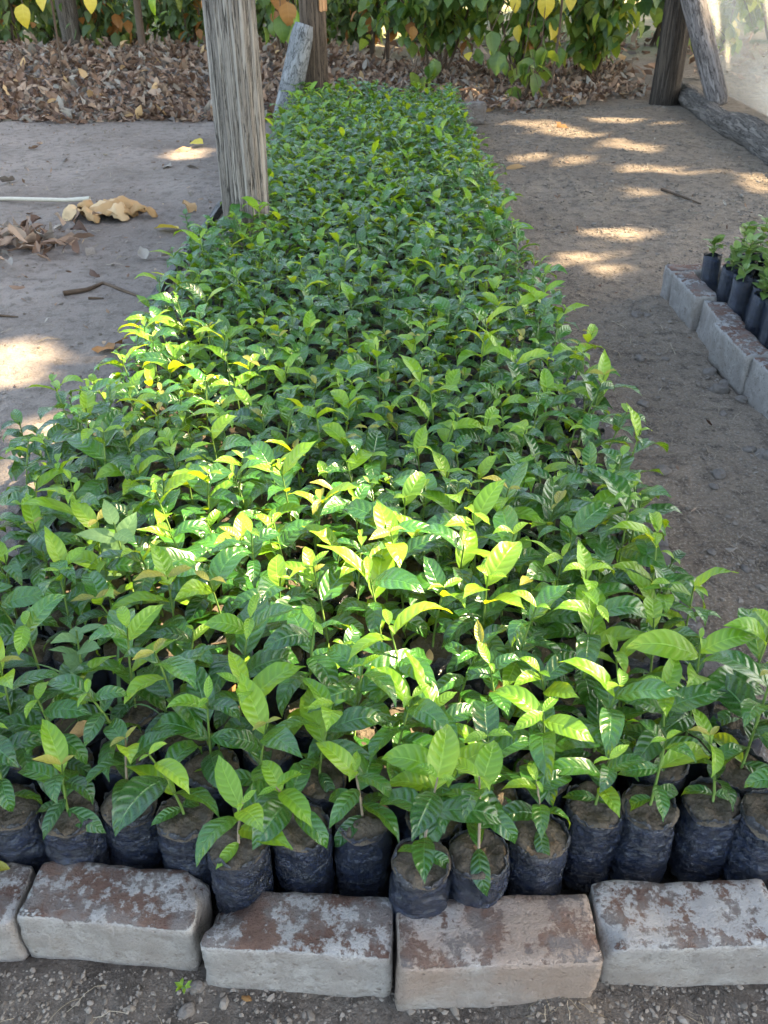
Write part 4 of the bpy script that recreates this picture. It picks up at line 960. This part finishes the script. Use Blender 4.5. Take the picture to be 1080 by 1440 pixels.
for k, (x, y) in enumerate([(-6, 13), (-4.2, 14), (-2.4, 13.4), (-.8, 14.5), (.8, 13.8), (2.2, 14.2), (3.8, 13), (5.6, 13.6), (-7, 17), (-3.5, 18), (0, 19), (3.2, 18), (6.5, 17)]):
    shrub(x, y, 2.3, 1.5, 7, 900, [('far_green', 70), ('hedge_pale', 14), ('hedge', 20)], .21, 'large green bush in the thicket far behind the beds', 'bushes of the far thicket', 100 + k, 0, zmin=.1, stem_r=.03)
for k, x in enumerate((-5.6, -4.7, -3.9, -3.1, -2.4, -1.7, -1.0, -.3)):
    shrub(x, 11.4 + .3 * (k % 2), .8, .75, 7, 420, [('far_green', 70), ('hedge', 25), ('rust', 4)], .12, 'low dark green undergrowth bush behind the litter bank', 'undergrowth behind the litter bank', 200 + k, 0, zmin=.03, stem_r=.01)
# big yellow and green leaves hanging in front, each on its own drooping shoot
def vine(px_list, Y, label, seed):
    r = random.Random(seed); e = None
    for q, (x, y, kind, L) in enumerate(px_list):
        u, v = (x - 540) / FPX, (y - 720) / FPX; k = Y / (CP - v * SP); p = Vector((u * k, Y, CAM_H + (-SP - v * CP) * k))
        if e is None:
            o0 = Vector((p.x + .15, Y + .25, gh(p.x, Y + .25))); e = empty('vine', o0, label, 'vine'); m = MB()
            m.tube([Vector((0, 0, -.03)), Vector((.03, -.02, .6)), Vector((.0, -.08, 1.2)), Vector((-.15, -.25, 1.45))], [.012, .011, .009, .006], 6, 0, .2); m.build('stem', M['branch'], e); o1 = o0 + Vector((-.15, -.25, 1.45))
        b = p + Vector((0, 0, L * .45)) - o0
        m = MB(); s_ = o1 - o0; m.tube([s_, s_.lerp(b, .5) + Vector((0, 0, .06)), b], .004, 5); m.build('stem', M['branch'], e)
        obj('leaf', LEAF[kind].me[q % 6], e, leaf_mx(b, math.pi + r.uniform(-.5, .5), R(r.uniform(-85, -65)), L, r.uniform(-.3, .3)))
vine([(35, 22, 'yellow', .2), (128, 4, 'yellow', .17), (218, 4, 'young', .2), (62, 2, 'yellow', .15), (290, 8, 'rust', .16)], 8.6, 'vine with big yellow heart shaped leaves hanging over the litter bank', 3)
vine([(768, 8, 'yellow', .2), (725, 6, 'yellow', .14), (800, 2, 'yellow', .15), (700, 88, 'hedge', .2), (735, 98, 'hedge_pale', .19), (690, 60, 'hedge', .2), (760, 80, 'hedge', .18)], 8.45, 'vine with yellow and green drooping leaves above the path end', 4)
vine([(405, 20, 'rust', .2), (395, 40, 'hedge', .22), (410, 48, 'hedge', .2), (418, 30, 'young', .18)], 8.2, 'vine of hanging green leaves beside the brown post', 5)
# trunks of the thicket
for k, (x, y, r0, lab) in enumerate([(-3.25, 10.0, .09, 'rough reddish trunk wrapped in dry stems behind the litter'), (-2.45, 9.7, .035, 'thin dark trunk standing in the litter bank'), (-1.55, 9.9, .03, 'slender dark pole tree leaning behind the post')]):
    t = empty('tree', (x, y, gh(x, y)), lab, 'tree'); m = MB(); lean = (.0, .05, -.35)[k]
    pts = [Vector((lean * q / 6, .03 * N(q, k, 2), -.05 + 3.4 * q / 6)) for q in range(7)]; m.tube(pts, [r0 * lerp(1.15, .6, q / 6) for q in range(7)], 14, 0, .35, k * 3.0); m.build('trunk', M['branch'] if k else M['bark'], t)
    fm = Mass(); rr = random.Random(70 + k)
    for q in range(5):
        a = rr.uniform(0, 6.28); m = MB(); b0 = pts[4 + q % 3]; tip = b0 + Vector((math.cos(a) * .9, math.sin(a) * .9, .5)); m.tube([b0, b0.lerp(tip, .5) + Vector((0, 0, .1)), tip], [r0 * .4, r0 * .3, r0 * .15], 6); m.build('branch', M['branch'], t)
        for w in range(60): fm.leaf('far_green', rr.randrange(6), leaf_mx(b0.lerp(tip, rr.random()) + Vector((rr.gauss(0, .2), rr.gauss(0, .2), rr.gauss(0, .15))), rr.uniform(0, 6.28), R(rr.uniform(-60, 10)), .16, rr.uniform(-.5, .5)), 0)
    tag(fm.build('crown', [M['far_green']], t), None, None, None, 'stuff')

# ------------------------------------------------------------------ unseen trees added to block the sun, gaps cut in their crowns for patches
TR = [Vector((9.6, 2.6, 0)), Vector((9.8, 11.0, 0))]
crowns = [Mass(), Mass()]; crnd = random.Random(77); PL = (0, 1, 2, 3, 4, 5, 6, 7, 8, 9, 10, 11, 12, 13, 14)
for k in range(52000):
    big = k < 20000
    g = Vector((crnd.uniform(-6.5, 6.0), crnd.uniform(-3.5, 21), 0)); t = crnd.uniform(10.5, 14.5) + 1.2 * N(g.x * .3, g.y * .3, 3); p = g + S * t
    soft = .06 * N(g.x * 5, g.y * 5, 8)
    az_, el_, sl = crnd.uniform(0, 6.28), R(crnd.uniform(-60, 15)), (crnd.uniform(.42, .6) if big else crnd.uniform(.18, .30))
    mx_ = leaf_mx(p, az_, el_, sl, crnd.uniform(-.8, .8))
    if in_patch(mx_ @ Vector((0, .5, 0))) or any(in_patch(mx_ @ Vector(c), None if big else (0, 1)) for c in ((0, .12, 0), (0, .92, 0), (.3, .5, 0), (-.3, .5, 0))):
        continue
    if g.y > 9.5 and g.x > -1.2 and N(g.x * 1.2, g.y * 1.2, 12) > .34: continue
    i = 0 if (p - TR[0]).xy.length < (p - TR[1]).xy.length else 1; q = p - TR[i]
    crowns[i].leaf('blocker_leaf', crnd.randrange(6), Matrix.Translation(-TR[i]) @ mx_, 0)
for i, T in enumerate(TR):
    t = empty('sun_blocker_tree', T, ('unseen tree added right of the beds beside the small bed to block the sun', 'unseen tree added right of the beds beyond the clear sheet to block the sun')[i], 'tree'); m = MB()
    m.tube([Vector((.1 * N(q, i, 3), .1 * N(q, i, 8), -.1 + 8.0 * q / 8)) for q in range(9)], [lerp(.32, .15, q / 8) for q in range(9)], 16, 0, .2, i * 4.0); m.build('trunk', M['bark'], t)
    for q in range(9):
        a = q * .7 + i; h = 4.5 + .4 * q; L = 4.5; b0 = Vector((0, 0, h)); tip = b0 + Vector((math.cos(a) * L, math.sin(a) * L, 3.2)); m = MB()
        m.tube([b0, b0.lerp(tip, .35) + Vector((0, 0, .3)), b0.lerp(tip, .7) + Vector((0, 0, .2)), tip], [.10, .075, .05, .02], 8); m.build('limb', M['bark'], t)
    tag(crowns[i].build('crown', [M['blocker_leaf']], t), None, None, None, 'stuff')
